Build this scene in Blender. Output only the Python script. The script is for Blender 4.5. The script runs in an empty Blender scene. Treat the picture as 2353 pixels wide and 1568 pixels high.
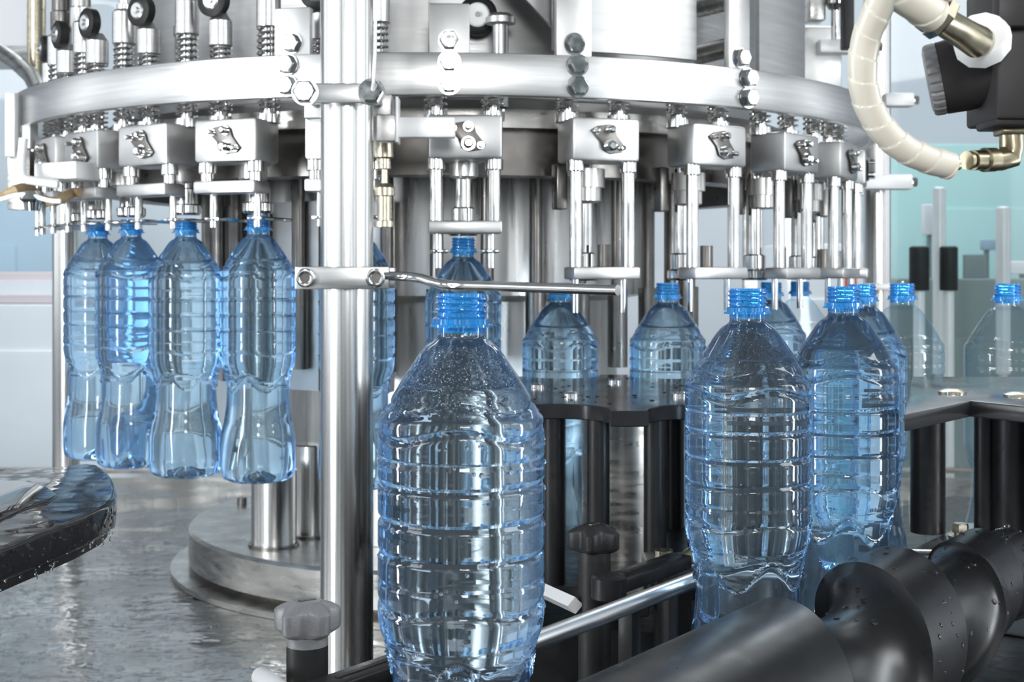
import bpy, bmesh, math, random
from mathutils import Vector, Matrix
random.seed(7)
PI = math.pi
R = math.radians
sc = bpy.context.scene
C = sc.collection
CZ = 1.30            # camera height in metres
F = 3000.0           # focal length in pixels of the 2353 px wide photograph
HX, HY = 1176.5, 630.0

# ------------------------------------------------------------------ camera
cd = bpy.data.cameras.new('camera')
cam = bpy.data.objects.new('camera', cd); C.objects.link(cam)
cd.sensor_width = 36.0
cd.lens = 36.0 * F / 2353.0
cam.location = (0, 0, CZ)
cam.rotation_euler = (PI / 2, 0, 0)
cd.shift_y = -(784.0 - HY) / 2353.0      # rising-front lens shift: the photo keeps verticals vertical
cd.clip_start = 0.02
cd.clip_end = 60
cd.dof.use_dof = True
cd.dof.focus_distance = 0.86
cd.dof.aperture_fstop = 20.0
sc.camera = cam

# ------------------------------------------------------------------ world, lamps, exposure
w = bpy.data.worlds.new('world'); sc.world = w; w.use_nodes = True
w.node_tree.nodes['Background'].inputs[0].default_value = (0.86, 0.93, 1.0, 1)
w.node_tree.nodes['Background'].inputs[1].default_value = 0.5
sc.view_settings.view_transform = 'Standard'
sc.view_settings.look = 'None'
sc.view_settings.gamma = 1.0
sc.view_settings.exposure = 0.35
sc.cycles.max_bounces = 16
sc.cycles.transmission_bounces = 16
sc.cycles.glossy_bounces = 6
sc.cycles.diffuse_bounces = 3
sc.cycles.transparent_max_bounces = 24
sc.cycles.sample_clamp_indirect = 6.0

def area(name, loc, target, sx, sy, power, col=(1, 1, 1)):
    l = bpy.data.lights.new(name, 'AREA'); l.shape = 'RECTANGLE'; l.size = sx; l.size_y = sy
    l.energy = power; l.color = col
    o = bpy.data.objects.new(name, l); C.objects.link(o)
    o.location = loc
    o.rotation_euler = (Vector(target) - Vector(loc)).to_track_quat('-Z', 'Y').to_euler()
    return o
area('flash_lamp', (0.12, -0.55, CZ + 0.42), (0, 1.6, CZ - 0.1), 0.30, 0.30, 9)
area('work_lamp', (-1.9, 0.1, CZ + 1.0), (-0.2, 1.8, CZ), 0.9, 0.5, 13, (0.95, 0.98, 1))
area('work_lamp', (1.9, 0.5, CZ + 1.1), (0.1, 1.8, CZ), 0.9, 0.5, 15, (0.97, 0.99, 1))
area('hall_lamp', (0, 3.9, CZ + 2.0), (0, 4.6, 0), 5.0, 0.8, 62, (0.93, 0.98, 1))
area('added_side_fill', (-1.0, 0.75, CZ - 0.05), (0.0, 1.9, CZ - 0.15), 0.10, 0.7, 9, (0.9, 0.96, 1))  # added fill out of frame, brightens bottles, drum and rods from the left
area('added_side_fill', (1.15, 0.75, CZ + 0.02), (0.0, 1.5, CZ - 0.15), 0.10, 0.7, 6, (0.9, 0.96, 1))  # weaker added fill opposite, gives the bottles a bright right edge
area('machine_lamp', (0.5, 2.9, CZ + 0.9), (0.2, 1.7, CZ - 0.3), 1.2, 0.2, 9, (0.9, 0.97, 1))

# ------------------------------------------------------------------ materials
def nt(name):
    m = bpy.data.materials.new(name); m.use_nodes = True
    t = m.node_tree
    return m, t, t.nodes, t.links, t.nodes['Principled BSDF']

def noise(t, scale, stretch=(1, 1, 1), detail=3):
    tc = t.nodes.new('ShaderNodeTexCoord'); mp = t.nodes.new('ShaderNodeMapping')
    mp.inputs['Scale'].default_value = stretch
    n = t.nodes.new('ShaderNodeTexNoise'); n.inputs['Scale'].default_value = scale
    n.inputs['Detail'].default_value = detail
    t.links.new(tc.outputs['Object'], mp.inputs[0]); t.links.new(mp.outputs[0], n.inputs['Vector'])
    return n

def rng(t, src, lo, hi, a=0.3, b=0.7):
    m = t.nodes.new('ShaderNodeMapRange')
    m.inputs[1].default_value = a; m.inputs[2].default_value = b
    m.inputs[3].default_value = lo; m.inputs[4].default_value = hi
    t.links.new(src, m.inputs[0])
    return m

def metal(name, col, rough, var=0.1, stretch=(1, 1, 1), scale=40, bump=0.0, metallic=1.0, colvar=0.15):
    m, t, N, L, b = nt(name)
    n = noise(t, scale, stretch)
    r = rng(t, n.outputs[0], max(0.02, rough - var), rough + var)
    L.new(r.outputs[0], b.inputs['Roughness'])
    n2 = noise(t, scale * 0.35, stretch, 4)
    mx = N.new('ShaderNodeMix'); mx.data_type = 'RGBA'
    L.new(rng(t, n2.outputs[0], 0, 1).outputs[0], mx.inputs[0])
    mx.inputs[6].default_value = (*[c * (1 - colvar) for c in col], 1)
    mx.inputs[7].default_value = (*[min(1, c * (1 + colvar)) for c in col], 1)
    L.new(mx.outputs[2], b.inputs['Base Color'])
    b.inputs['Metallic'].default_value = metallic
    if metallic == 0 and col[0] < 0.05: b.inputs['Specular IOR Level'].default_value = 0.32
    if bump:
        bp = N.new('ShaderNodeBump'); bp.inputs['Strength'].default_value = bump; bp.inputs['Distance'].default_value = 0.001
        L.new(n.outputs[0], bp.inputs['Height']); L.new(bp.outputs[0], b.inputs['Normal'])
    return m

M = {}
M['brushed'] = metal('brushed_steel', (0.57, 0.565, 0.56), 0.33, 0.04, (0.4, 0.4, 14), 60, 0.01, 1, 0.08)
M['matte_steel'] = metal('matte_steel', (0.56, 0.555, 0.55), 0.44, 0.08, (1, 1, 1), 35, 0.03)
M['sheet'] = metal('sheet_steel', (0.40, 0.398, 0.395), 0.40, 0.05, (0.4, 0.4, 8), 40, 0.01, 1, 0.08)
M['pole'] = metal('polished_tube_steel', (0.66, 0.65, 0.635), 0.24, 0.05, (8, 8, 0.04), 40)
M['chrome'] = metal('bright_steel', (0.75, 0.74, 0.73), 0.10, 0.05, (1, 1, 1), 80)
M['drum'] = metal('worn_drum_steel', (0.55, 0.54, 0.525), 0.33, 0.12, (6, 6, 0.5), 12, 0.03, 1, 0.25)
M['dark_steel'] = metal('dark_oiled_steel', (0.17, 0.16, 0.15), 0.36, 0.1, (1, 1, 1), 50)
M['base_steel'] = metal('base_steel', (0.42, 0.41, 0.39), 0.32, 0.1, (1, 1, 5), 30, 0.03, 1, 0.2)
M['brass'] = metal('dull_brass', (0.27, 0.235, 0.16), 0.34, 0.1, (1, 1, 1), 90, 0.05, 1, 0.2)
M['fitting'] = metal('nickel_plated_fitting', (0.46, 0.42, 0.32), 0.30, 0.1, (1, 1, 1), 90, 0.03, 1, 0.15)
M['white_alu'] = metal('white_lacquered_aluminium', (0.74, 0.74, 0.74), 0.4, 0.05, (1, 1, 1), 30, 0, 0.2, 0.05)
M['rubber'] = metal('black_rubber', (0.012, 0.012, 0.012), 0.5, 0.1, (1, 1, 1), 60, 0.03, 0, 0.3)
M['black_plastic'] = metal('black_machined_plastic', (0.010, 0.010, 0.011), 0.38, 0.08, (1, 1, 1), 90, 0.03, 0, 0.2)
M['worm'] = metal('scuffed_black_plastic', (0.010, 0.010, 0.011), 0.31, 0.04, (1, 1, 1), 60, 0.0, 0, 0.25)
M['knob_grey'] = metal('grey_plastic', (0.17, 0.17, 0.175), 0.36, 0.04, (1, 1, 1), 900, 0.25, 0, 0.08)
M['knob_black'] = metal('textured_black_plastic', (0.016, 0.016, 0.017), 0.42, 0.04, (1, 1, 1), 900, 0.25, 0, 0.08)
M['grey_plastic'] = metal('wet_grey_plastic', (0.022, 0.022, 0.024), 0.20, 0.08, (1, 1, 1), 14, 0.1, 0, 0.15)
M['regulator'] = metal('satin_black_plastic', (0.022, 0.020, 0.021), 0.5, 0.05, (1, 1, 1), 60, 0.02, 0, 0.15)
M['white_plastic'] = metal('white_nylon', (0.82, 0.82, 0.81), 0.45, 0.05, (1, 1, 1), 60, 0.02, 0, 0.03)
M['cable'] = metal('ochre_cable', (0.35, 0.25, 0.14), 0.5, 0.05, (1, 1, 1), 60, 0, 0, 0.1)
M['brown'] = metal('brown_hardboard', (0.16, 0.09, 0.045), 0.6, 0.1, (1, 1, 1), 60, 0, 0, 0.3)

# wet steel table: puddle ripples
m, t, N, L, b = nt('wet_steel_sheet')
n = noise(t, 7, (1, 1, 1), 4); n2 = noise(t, 24, (1, 1.3, 1), 2)
L.new(rng(t, n.outputs[0], 0.06, 0.30, 0.4, 0.62).outputs[0], b.inputs['Roughness'])
b.inputs['Metallic'].default_value = 1; b.inputs['Base Color'].default_value = (0.29, 0.283, 0.276, 1)
ad = N.new('ShaderNodeMath'); ad.operation = 'MULTIPLY_ADD'; ad.inputs[1].default_value = 0.5
L.new(n2.outputs[0], ad.inputs[0]); L.new(n.outputs[0], ad.inputs[2])
bp = N.new('ShaderNodeBump'); bp.inputs['Strength'].default_value = 0.7; bp.inputs['Distance'].default_value = 0.009
L.new(ad.outputs[0], bp.inputs['Height']); L.new(bp.outputs[0], b.inputs['Normal'])
M['wet_sheet'] = m

# wet glossy black plastic
m, t, N, L, b = nt('wet_black_plastic')
n = noise(t, 16, (1, 1, 1), 2); n2 = noise(t, 60, (1, 1, 1), 2)
b.inputs['Base Color'].default_value = (0.018, 0.018, 0.02, 1)
L.new(rng(t, n2.outputs[0], 0.03, 0.22, 0.45, 0.65).outputs[0], b.inputs['Roughness'])
bp = N.new('ShaderNodeBump'); bp.inputs['Strength'].default_value = 0.8; bp.inputs['Distance'].default_value = 0.004
L.new(n.outputs[0], bp.inputs['Height']); L.new(bp.outputs[0], b.inputs['Normal'])
b.inputs['Specular IOR Level'].default_value = 0.12
M['wet_black'] = m

def glass(name, ior, core, rim, power=1.0, rough=0.0, tr=1.0):
    """clear blue PET: the wall is crossed at a slant near its outline, so it tints more there"""
    m, t, N, L, b = nt(name)
    b.inputs['Transmission Weight'].default_value = tr
    b.inputs['IOR'].default_value = ior; b.inputs['Roughness'].default_value = rough
    if rim is None:
        b.inputs['Base Color'].default_value = (*core, 1); return m
    lw = N.new('ShaderNodeLayerWeight'); lw.inputs[0].default_value = 0.5
    pw = N.new('ShaderNodeMath'); pw.operation = 'POWER'; pw.inputs[1].default_value = power
    L.new(lw.outputs['Facing'], pw.inputs[0])
    mx = N.new('ShaderNodeMix'); mx.data_type = 'RGBA'
    L.new(pw.outputs[0], mx.inputs[0]); mx.inputs[6].default_value = (*core, 1); mx.inputs[7].default_value = (*rim, 1)
    L.new(mx.outputs[2], b.inputs['Base Color'])
    return m
M['pet'] = glass('blue_tinted_bottle', 1.33, (0.76, 0.91, 1.0), (0.01, 0.36, 1.0), 1.15, 0.0, 0.965)
M['pet_far'] = glass('blue_bottle_filled', 1.33, (0.64, 0.86, 1.0), (0.02, 0.34, 0.98), 1.2, 0.0, 0.96)
M['neck'] = glass('deep_blue_neck', 1.45, (0.12, 0.60, 1.0), (0.005, 0.27, 0.95), 1.2, 0.0, 0.82)
M['drop'] = glass('water_drop', 1.33, (1, 1, 1), None)
M['bubble'] = glass('air_bubble', 0.76, (1, 1, 1), None)

def thin(name, tint, rim, ior=1.4):
    m, t, N, L, b = nt(name)
    N.remove(b)
    tr = N.new('ShaderNodeBsdfTransparent'); g = N.new('ShaderNodeBsdfGlossy'); g.inputs['Roughness'].default_value = 0.03
    fr = N.new('ShaderNodeFresnel'); fr.inputs[0].default_value = ior
    lw = N.new('ShaderNodeLayerWeight'); lw.inputs[0].default_value = 0.35
    mc = N.new('ShaderNodeMix'); mc.data_type = 'RGBA'
    L.new(lw.outputs['Facing'], mc.inputs[0]); mc.inputs[6].default_value = (*tint, 1); mc.inputs[7].default_value = (*rim, 1)
    L.new(mc.outputs[2], tr.inputs[0])
    ge = N.new('ShaderNodeNewGeometry'); iv = N.new('ShaderNodeMath'); iv.operation = 'SUBTRACT'; iv.inputs[0].default_value = 1
    mu = N.new('ShaderNodeMath'); mu.operation = 'MULTIPLY'
    L.new(ge.outputs['Backfacing'], iv.inputs[1]); L.new(iv.outputs[0], mu.inputs[0]); L.new(fr.outputs[0], mu.inputs[1])
    mx = N.new('ShaderNodeMixShader')
    L.new(mu.outputs[0], mx.inputs[0]); L.new(tr.outputs[0], mx.inputs[1]); L.new(g.outputs[0], mx.inputs[2])
    L.new(mx.outputs[0], N['Material Output'].inputs[0])
    return m
M['thin_pet'] = thin('clear_empty_bottle', (0.97, 0.99, 1), (0.62, 0.80, 0.92), 1.6)
M['bead'] = thin('water_bead', (0.98, 0.99, 0.99), (0.85, 0.86, 0.86), 1.7)
M['pane'] = thin('faint_teal_glass', (0.96, 0.985, 0.99), (0.88, 0.95, 0.96))

m, t, N, L, b = nt('cream_spiral_wrap')
b.inputs['Base Color'].default_value = (0.66, 0.63, 0.54, 1); b.inputs['Roughness'].default_value = 0.30
b.inputs['Subsurface Weight'].default_value = 0.25; b.inputs['Subsurface Scale'].default_value = 0.01
M['hose'] = m

def flat(name, col, rough=0.6, emit=0.0):
    m, t, N, L, b = nt(name)
    n = noise(t, 1.2, (1, 1, 1), 3)
    mx = N.new('ShaderNodeMix'); mx.data_type = 'RGBA'
    L.new(rng(t, n.outputs[0], 0, 1).outputs[0], mx.inputs[0])
    mx.inputs[6].default_value = (*[c * .88 for c in col], 1); mx.inputs[7].default_value = (*[min(1, c * 1.1) for c in col], 1)
    L.new(mx.outputs[2], b.inputs['Base Color'])
    b.inputs['Roughness'].default_value = rough
    if emit:
        b.inputs['Emission Color'].default_value = (*col, 1); b.inputs['Emission Strength'].default_value = emit
    return m
M['wall'] = flat('painted_wall', (0.70, 0.73, 0.78))
M['wall_teal'] = flat('teal_panel', (0.38, 0.58, 0.58))
M['wall_dark'] = flat('grey_green_panel', (0.25, 0.31, 0.31))
M['wall_white'] = flat('white_panel', (0.88, 0.88, 0.93))
M['wall_blue'] = flat('pale_blue_panel', (0.42, 0.56, 0.68))
M['pink'] = flat('faded_pink_panel', (0.72, 0.60, 0.62))
M['floor'] = flat('hall_floor', (0.55, 0.58, 0.6), 0.4)
M['ceil'] = flat('hall_ceiling', (0.42, 0.43, 0.44))
M['daylight'] = flat('window_daylight', (0.93, 0.97, 1.0), 0.5, 1.9)  # emission for the added panels in the unseen walls
M['red'] = flat('red_label', (0.7, 0.12, 0.06))

# ------------------------------------------------------------------ geometry helpers
def W(px, py, d):
    """a point of the machine seen at photo pixel (px, py) at distance d in front of the lens"""
    return Vector(((px - HX) * d / F, d, CZ - (py - HY) * d / F))

def frame(d):
    d = d.normalized(); up = Vector((0, 0, 1)) if abs(d.z) < 0.95 else Vector((0, 1, 0))
    a = d.cross(up).normalized(); return a, a.cross(d).normalized()

ICO = {}
class MB:
    def __init__(s): s.bm = bmesh.new()
    def ring(s, c, a, b, r, n, ph=0.0):
        return [s.bm.verts.new(c + a * (r * math.cos(2 * PI * i / n + ph)) + b * (r * math.sin(2 * PI * i / n + ph))) for i in range(n)]
    def bridge(s, r0, r1):
        n = len(r0)
        for i in range(n): s.bm.faces.new((r0[i], r0[(i + 1) % n], r1[(i + 1) % n], r1[i]))
    def box(s, c, size, rot=None):
        h = Vector(size) / 2; c = Vector(c); Q = rot or Matrix.Identity(3)
        v = [s.bm.verts.new(c + Q @ Vector((h.x * x, h.y * y, h.z * z))) for x in (-1, 1) for y in (-1, 1) for z in (-1, 1)]
        for f in ((0, 1, 3, 2), (4, 6, 7, 5), (0, 4, 5, 1), (2, 3, 7, 6), (0, 2, 6, 4), (1, 5, 7, 3)):
            s.bm.faces.new([v[i] for i in f])
        return s
    def cyl(s, p0, p1, r0, r1=None, n=32):
        p0, p1 = Vector(p0), Vector(p1); r1 = r0 if r1 is None else r1
        a, b = frame(p1 - p0)
        A = s.ring(p0, a, b, r0, n); B = s.ring(p1, a, b, r1, n)
        s.bridge(A, B); s.bm.faces.new(A[::-1]); s.bm.faces.new(B)
        return s
    def turn(s, p0, axis, prof, n=40):
        """closed lathe: prof = [(distance along the axis, radius)]"""
        p0 = Vector(p0); axis = Vector(axis).normalized(); a, b = frame(axis); prev = None; first = None
        for (h, r) in prof:
            cur = s.ring(p0 + axis * h, a, b, max(r, 1e-5), n)
            if prev: s.bridge(prev, cur)
            else: first = cur
            prev = cur
        s.bm.faces.new(first[::-1]); s.bm.faces.new(prev)
        return s
    def pipe(s, p0, axis, ro, ri, h, n=96, a0=0, a1=2 * PI):
        """a flat hoop"""
        p0 = Vector(p0); axis = Vector(axis).normalized(); a, b = frame(axis)
        full = abs(a1 - a0 - 2 * PI) < 1e-6; k = n if full else n + 1
        L_ = []
        for i in range(k):
            th = a0 + (a1 - a0) * i / n; d = a * math.cos(th) + b * math.sin(th)
            L_.append([s.bm.verts.new(p0 + d * q + axis * z) for q, z in ((ro, 0), (ro, h), (ri, h), (ri, 0))])
        for i in range(n):
            x, y = L_[i], L_[(i + 1) % k]
            for j in range(4): s.bm.faces.new((x[j], y[j], y[(j + 1) % 4], x[(j + 1) % 4]))
        if not full: s.bm.faces.new(L_[0][::-1]); s.bm.faces.new(L_[-1])
        return s
    def tube(s, pts, r, n=14, rf=None):
        pts = [Vector(p) for p in pts]; prev = None; u = None
        for i, p in enumerate(pts):
            d = (pts[min(i + 1, len(pts) - 1)] - pts[max(i - 1, 0)]).normalized()
            if u is None: u, _ = frame(d)
            u = (u - d * u.dot(d)).normalized(); v = d.cross(u)
            rr = rf(i) if rf else r
            cur = s.ring(p, u, v, rr, n)
            if prev: s.bridge(prev, cur)
            else: s.bm.faces.new(cur[::-1])
            prev = cur
        s.bm.faces.new(prev); return s
    def prism(s, poly, z0, z1):
        A = [s.bm.verts.new((x, y, z0)) for x, y in poly]; B = [s.bm.verts.new((x, y, z1)) for x, y in poly]
        s.bridge(A, B); s.bm.faces.new(A[::-1]); s.bm.faces.new(B); return s
    def drops(s, items, sub=1):
        """small balls, flattened along their normal"""
        if sub not in ICO:
            t = bmesh.new(); bmesh.ops.create_icosphere(t, subdivisions=sub, radius=1)
            t.verts.index_update()
            ICO[sub] = ([v.co.copy() for v in t.verts], [[v.index for v in f.verts] for f in t.faces]); t.free()
        vs, fs = ICO[sub]
        for (p, r, nrm, fl) in items:
            q = Vector(nrm).normalized().to_track_quat('Z', 'Y').to_matrix(); p = Vector(p)
            nv = [s.bm.verts.new(p + q @ Vector((v.x * r, v.y * r, v.z * r * fl))) for v in vs]
            for f in fs: s.bm.faces.new([nv[i] for i in f])
        return s
    def build(s, name, mat, parent=None, bevel=0.0, seg=2, ang=40, rot=None):
        bm = s.bm
        bmesh.ops.recalc_face_normals(bm, faces=bm.faces)
        if bevel:
            es = [e for e in bm.edges if len(e.link_faces) == 2 and e.calc_face_angle(0) > R(ang)]
            bmesh.ops.bevel(bm, geom=es, offset=bevel, segments=seg, affect='EDGES', clamp_overlap=True, profile=0.5)
        for f in bm.faces: f.smooth = True
        for e in bm.edges:
            if len(e.link_faces) == 2 and e.calc_face_angle(0) > R(33): e.smooth = False
        me = bpy.data.meshes.new(name); bm.to_mesh(me); bm.free()
        me.materials.append(M[mat] if isinstance(mat, str) else mat)
        o = bpy.data.objects.new(name, me); C.objects.link(o)
        if parent: o.parent = parent
        return o

def tag(o, label=None, cat=None, group=None, kind=None):
    if label: o['label'] = label
    if cat: o['category'] = cat
    if group: o['group'] = group
    if kind: o['kind'] = kind
    return o
def thing(name, label, cat, loc=(0, 0, 0), rz=0.0, group=None):
    o = bpy.data.objects.new(name, None); C.objects.link(o); o.empty_display_size = 0.02
    o.location = loc; o.rotation_euler = (0, 0, rz)
    return tag(o, label, cat, group)
def kids(o): return [c for c in bpy.data.objects if c.parent is o]
def copy_tree(o, parent=None):
    c = o.copy(); C.objects.link(c)
    if parent: c.parent = parent
    for ch in kids(o): copy_tree(ch, c)
    return c
V = Vector

def hexbolt(parent, p, axis, r=0.0095, h=0.008, washer=True, mat='chrome', name='bolt'):
    p = V(p); axis = V(axis).normalized()
    b = MB()
    if washer: b.turn(p, axis, [(0, r * 1.18), (0.0012, r * 1.18)], 28)
    b.turn(p + axis * 0.0008, axis, [(0, r), (h * .82, r), (h, r * 0.86)], 6)
    b.turn(p + axis * h * 0.9, axis, [(0, r * 0.84), (h * 0.16, r * 0.80)], 28)
    return b.build(name, mat, parent)

# ------------------------------------------------------------------ the room
def struct(name, mb, mat, **k):
    o = mb.build(name, mat, **k); o['kind'] = 'structure'; return o
struct('floor', MB().box((0, 1.5, -0.05), (12, 10, 0.1)), 'floor')
struct('ceiling', MB().box((0, 1.5, 4.05), (12, 10, 0.1)), 'ceil')
struct('wall_back', MB().box((0, 6.05, 2), (12, 0.1, 4)), 'wall')
struct('wall_left', MB().box((-5.05, 1.5, 2), (0.1, 9.2, 4)), 'wall')
struct('wall_right', MB().box((5.05, 1.5, 2), (0.1, 9.2, 4)), 'wall')
struct('wall_front', MB().box((0, -3.05, 2), (12, 0.1, 4)), 'wall_dark')
for i, (x, wd) in enumerate(((-3.6, 0.9), (-2.3, 0.5), (-0.9, 0.28), (0.75, 0.45), (2.2, 0.9), (3.7, 0.5))):
    o = struct('window_%d' % (i + 1), MB().box((x, -2.97, 2.25), (wd, 0.04, 2.3)), 'daylight')  # added glowing panel behind the camera, for streaks in the steel
for i, y in enumerate((-1.6, 0.4, 2.2)):
    struct('window_%d' % (7 + i), MB().box((-4.97, y, 2.1), (0.04, 1.0, 1.9)), 'daylight')  # added glowing panel on the left wall, unseen, for reflections
for i, y in enumerate((-1.4, 0.9, 2.9)):
    struct('window_%d' % (10 + i), MB().box((4.97, y, 2.1), (0.04, 0.8, 1.9)), 'daylight')  # same added glow on the unseen right wall

# hall behind the machine, all far out of focus
def cabinet(label, x0, x1, y0, y1, d, mat, dep=0.35, cat='cabinet', z0=0.0, name='machine_cabinet', group=None):
    """a far housing, given by the photo pixels it spans"""
    a, b_ = W(x0, y0, d), W(x1, y1, d)
    zb = z0
    r = thing(name, label, cat, ((a.x + b_.x) / 2, d + dep / 2, zb), 0, group)
    wd, h = abs(b_.x - a.x), a.z - zb
    MB().box((0, 0, h / 2), (wd, dep, h)).build('housing', mat, r, bevel=0.01)
    MB().box((0, -dep / 2 - 0.006, h * 0.62), (wd * 0.8, 0.012, h * 0.5)).build('door', mat, r, bevel=0.004)
    return r
cabinet('tall pale blue cabinet beyond the left post', -700, 120, 440, 1500, 5.2, 'wall_blue', name='control_cabinet')
cabinet('low white machine housing with pink top strip, beyond the left post', -500, 260, 700, 1500, 4.4, 'wall_white')
pk = thing('conveyor_hood', 'faded pink hood lying on the white housing at far left', 'hood', (-1.5, 4.6, W(0, 700, 4.4).z), 0)
MB().box((0, 0, 0.055), (2.2, 0.28, 0.11)).build('hood_shell', 'pink', pk, bevel=0.01)
MB().box((0, -0.145, 0.055), (2.0, 0.01, 0.05)).build('front_strip', 'wall_white', pk)
cabinet('broad teal cabinet at far right beyond the glass', 2040, 2900, 330, 1500, 4.6, 'wall_teal', name='control_cabinet')
cabinet('grey green machine cabinet behind the clear bottles', 2060, 2420, 640, 1500, 3.7, 'wall_dark')
cabinet('white cabinet low behind the right post', 1800, 2050, 560, 1500, 4.3, 'wall_white')
for k, (px, py0, py1, rr, mat, lab) in enumerate((
        (2112, 566, 668, 0.024, 'rubber', 'short black cylinder standing behind the left clear bottle'),
        (2180, 566, 668, 0.022, 'rubber', 'short black cylinder standing right of the first black cylinder'),
        (2158, 430, 860, 0.016, 'white_alu', 'slim cream upright between the two black cylinders'),
        (2305, 475, 860, 0.018, 'white_alu', 'slim cream upright above the right clear bottle'),
        (1955, 600, 760, 0.012, 'red', 'short red marker post behind the paired bottle necks'))):
    d = (3.35, 3.35, 3.5, 3.5, 2.75)[k]
    a, b_ = W(px, py0, d), W(px, py1, d)
    r = thing('machine_upright', lab, 'post', (a.x, d, CZ - 0.46 if d < 3 else 0))
    zb = (CZ - 0.46) if d < 3 else 0.0
    MB().cyl((0, 0, 0.0), (0, 0, b_.z - zb), rr * 0.6).build('stem', 'white_alu', r)
    MB().turn((0, 0, b_.z - zb), (0, 0, 1), [(0, rr), (0.004, rr * 1.04), (a.z - b_.z - 0.004, rr * 1.04), (a.z - b_.z, rr * 0.8)]).build('sleeve', mat, r)
for px0, px1, py0, py1, mat, lab in ((2120, 2160, 470, 540, 'wall_white', 'pale box on the far machine above the left black cylinder'), (2215, 2262, 585, 640, 'wall_dark', 'grey box on the far machine between the clear bottles'),
                                     (2255, 2290, 550, 575, 'wall_blue', 'small blue box on the far machine, upper right'), (2318, 2390, 600, 630, 'wall_white', 'pale box on the far machine at the right edge')):
    a, b_ = W(px0, py0, 3.75), W(px1, py1, 3.75)
    r = thing('control_box', lab, 'box', ((a.x + b_.x) / 2, 3.75, W(0, 640, 3.7).z))
    h = a.z - r.location.z
    MB().box((0, 0.02, h / 2), (0.012, 0.012, h)).build('stand', 'wall_dark', r)
    MB().box((0, 0, (a.z + b_.z) / 2 - r.location.z), (b_.x - a.x, 0.03, a.z - b_.z)).build('case', mat, r, bevel=0.004)

# glass screens of the machine enclosure, steel framed
for i, (x0, x1, d) in enumerate(((-1.55, -0.35, 3.02), (0.55, 1.75, 3.02))):
    o = struct('window_%d' % (13 + i), MB().box(((x0 + x1) / 2, d, 1.75), (x1 - x0, 0.006, 1.8)), 'pane')
    fr = MB()
    for z in (0.846, 2.654): fr.box(((x0 + x1) / 2, d, z), (x1 - x0 + 0.03, 0.02, 0.012))
    for x in (x0, x1): fr.box((x, d, 1.75), (0.03, 0.03, 1.8))
    fr.build('window_frame', 'base_steel', o)

# ------------------------------------------------------------------ wet steel table, its sides down to the floor
TZ = CZ - 0.46
t_ = thing('machine_table', 'wet grey steel machine table strewn with water drops and puddles', 'table', (0, 1.4, 0))
MB().box((0, 0, TZ - 0.02), (4.2, 3.1, 0.04)).build('table_top', 'wet_sheet', t_, bevel=0.004)
MB().box((0, 0, (TZ - 0.04) / 2), (4.0, 2.9, TZ - 0.04)).build('base_cabinet', 'matte_steel', t_)
dr = MB(); it = []
for k in range(1300):
    if k % 3: p = W(random.uniform(-20, 760), random.uniform(1130, 1590), 1)
    else: p = W(random.uniform(-20, 560), random.uniform(1300, 1590), 1)
    tt = 0.46 / (CZ - p.z); x, y = p.x * tt, tt
    if math.hypot(x + 0.10, y - 2.12) < 0.46 or math.hypot(x + 0.173, y - 1.37) < 0.05 or math.hypot(x + .54, y - .93) < .03: continue
    rr = random.choice((0.001, 0.0013, 0.0016, 0.002, 0.003)) * random.uniform(0.7, 1.3) * (0.75 + 0.25 * y)
    it.append((V((x, y - 1.4, TZ + rr * .05)), rr * random.uniform(1.0, 1.7), (random.uniform(-.02, .02), 0, 1), 0.42))
dr.drops(it, 2).build('water_drops', 'bead', t_)['kind'] = 'stuff'

# ------------------------------------------------------------------ carousel
AX, AY = -0.10, 2.12
def on(phi, r, z=0.0):
    """point on the carousel: phi degrees to the right of the side facing us, radius r, z above the lens height"""
    return V((AX + r * math.sin(R(phi)), AY - r * math.cos(R(phi)), CZ + z))
def phi_px(px, r):
    best = min((abs(HX + F * on(f, r).x / on(f, r).y - px), f) for f in [i * 0.1 for i in range(-700, 700)])
    return best[1]

base = thing('rotary_base', 'round grey steel base plate on the wet table under the bottles', 'machine base', (AX, AY, TZ + 0.0004))
MB().turn((0, 0, 0), (0, 0, 1), [(0, 0.385), (0.012, 0.395), (0.016, 0.40), (0.018, 0.413), (0.064, 0.413), (0.069, 0.409), (0.069, 0.36)], 160).build('plate', 'base_steel', base)
MB().pipe((0, 0, 0), (0, 0, 1), 0.44, 0.39, 0.008, 128).build('skirt', 'base_steel', base)
for k, (px, py, rr, ptop) in enumerate(((620, 1265, 0.0325, 1085), (712, 1240, 0.029, 1025))):
    d = 0.391 * F / (py - HY); p = W(px, py, d); top = W(px, ptop, d)
    r = thing('support_column', ['polished round steel column under the rightmost raised bottle', 'round steel column half hidden by the main pole, right of the polished one'][k],
              'column', (p.x, d + rr, TZ + 0.069))
    MB().turn((0, 0, 0), (0, 0, 1), [(0, rr), (top.z - p.z - 0.002, rr), (top.z - p.z, rr * 0.94)], 48).build('shaft', 'pole', r)
    MB().turn((0, 0, 0), (0, 0, 1), [(0, rr * 1.12), (0.004, rr * 1.12), (0.004, rr * 0.9)], 48).build('foot_ring', 'dark_steel', r)
pl = thing('set_screw', 'tiny dark screw on the round base left of the polished column', 'screw', W(556, 1160, 0.391 * F / 530))
MB().cyl((0, 0, 0), (0, 0, 0.012), 0.008, n=20).build('screw_head', 'dark_steel', pl)

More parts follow.
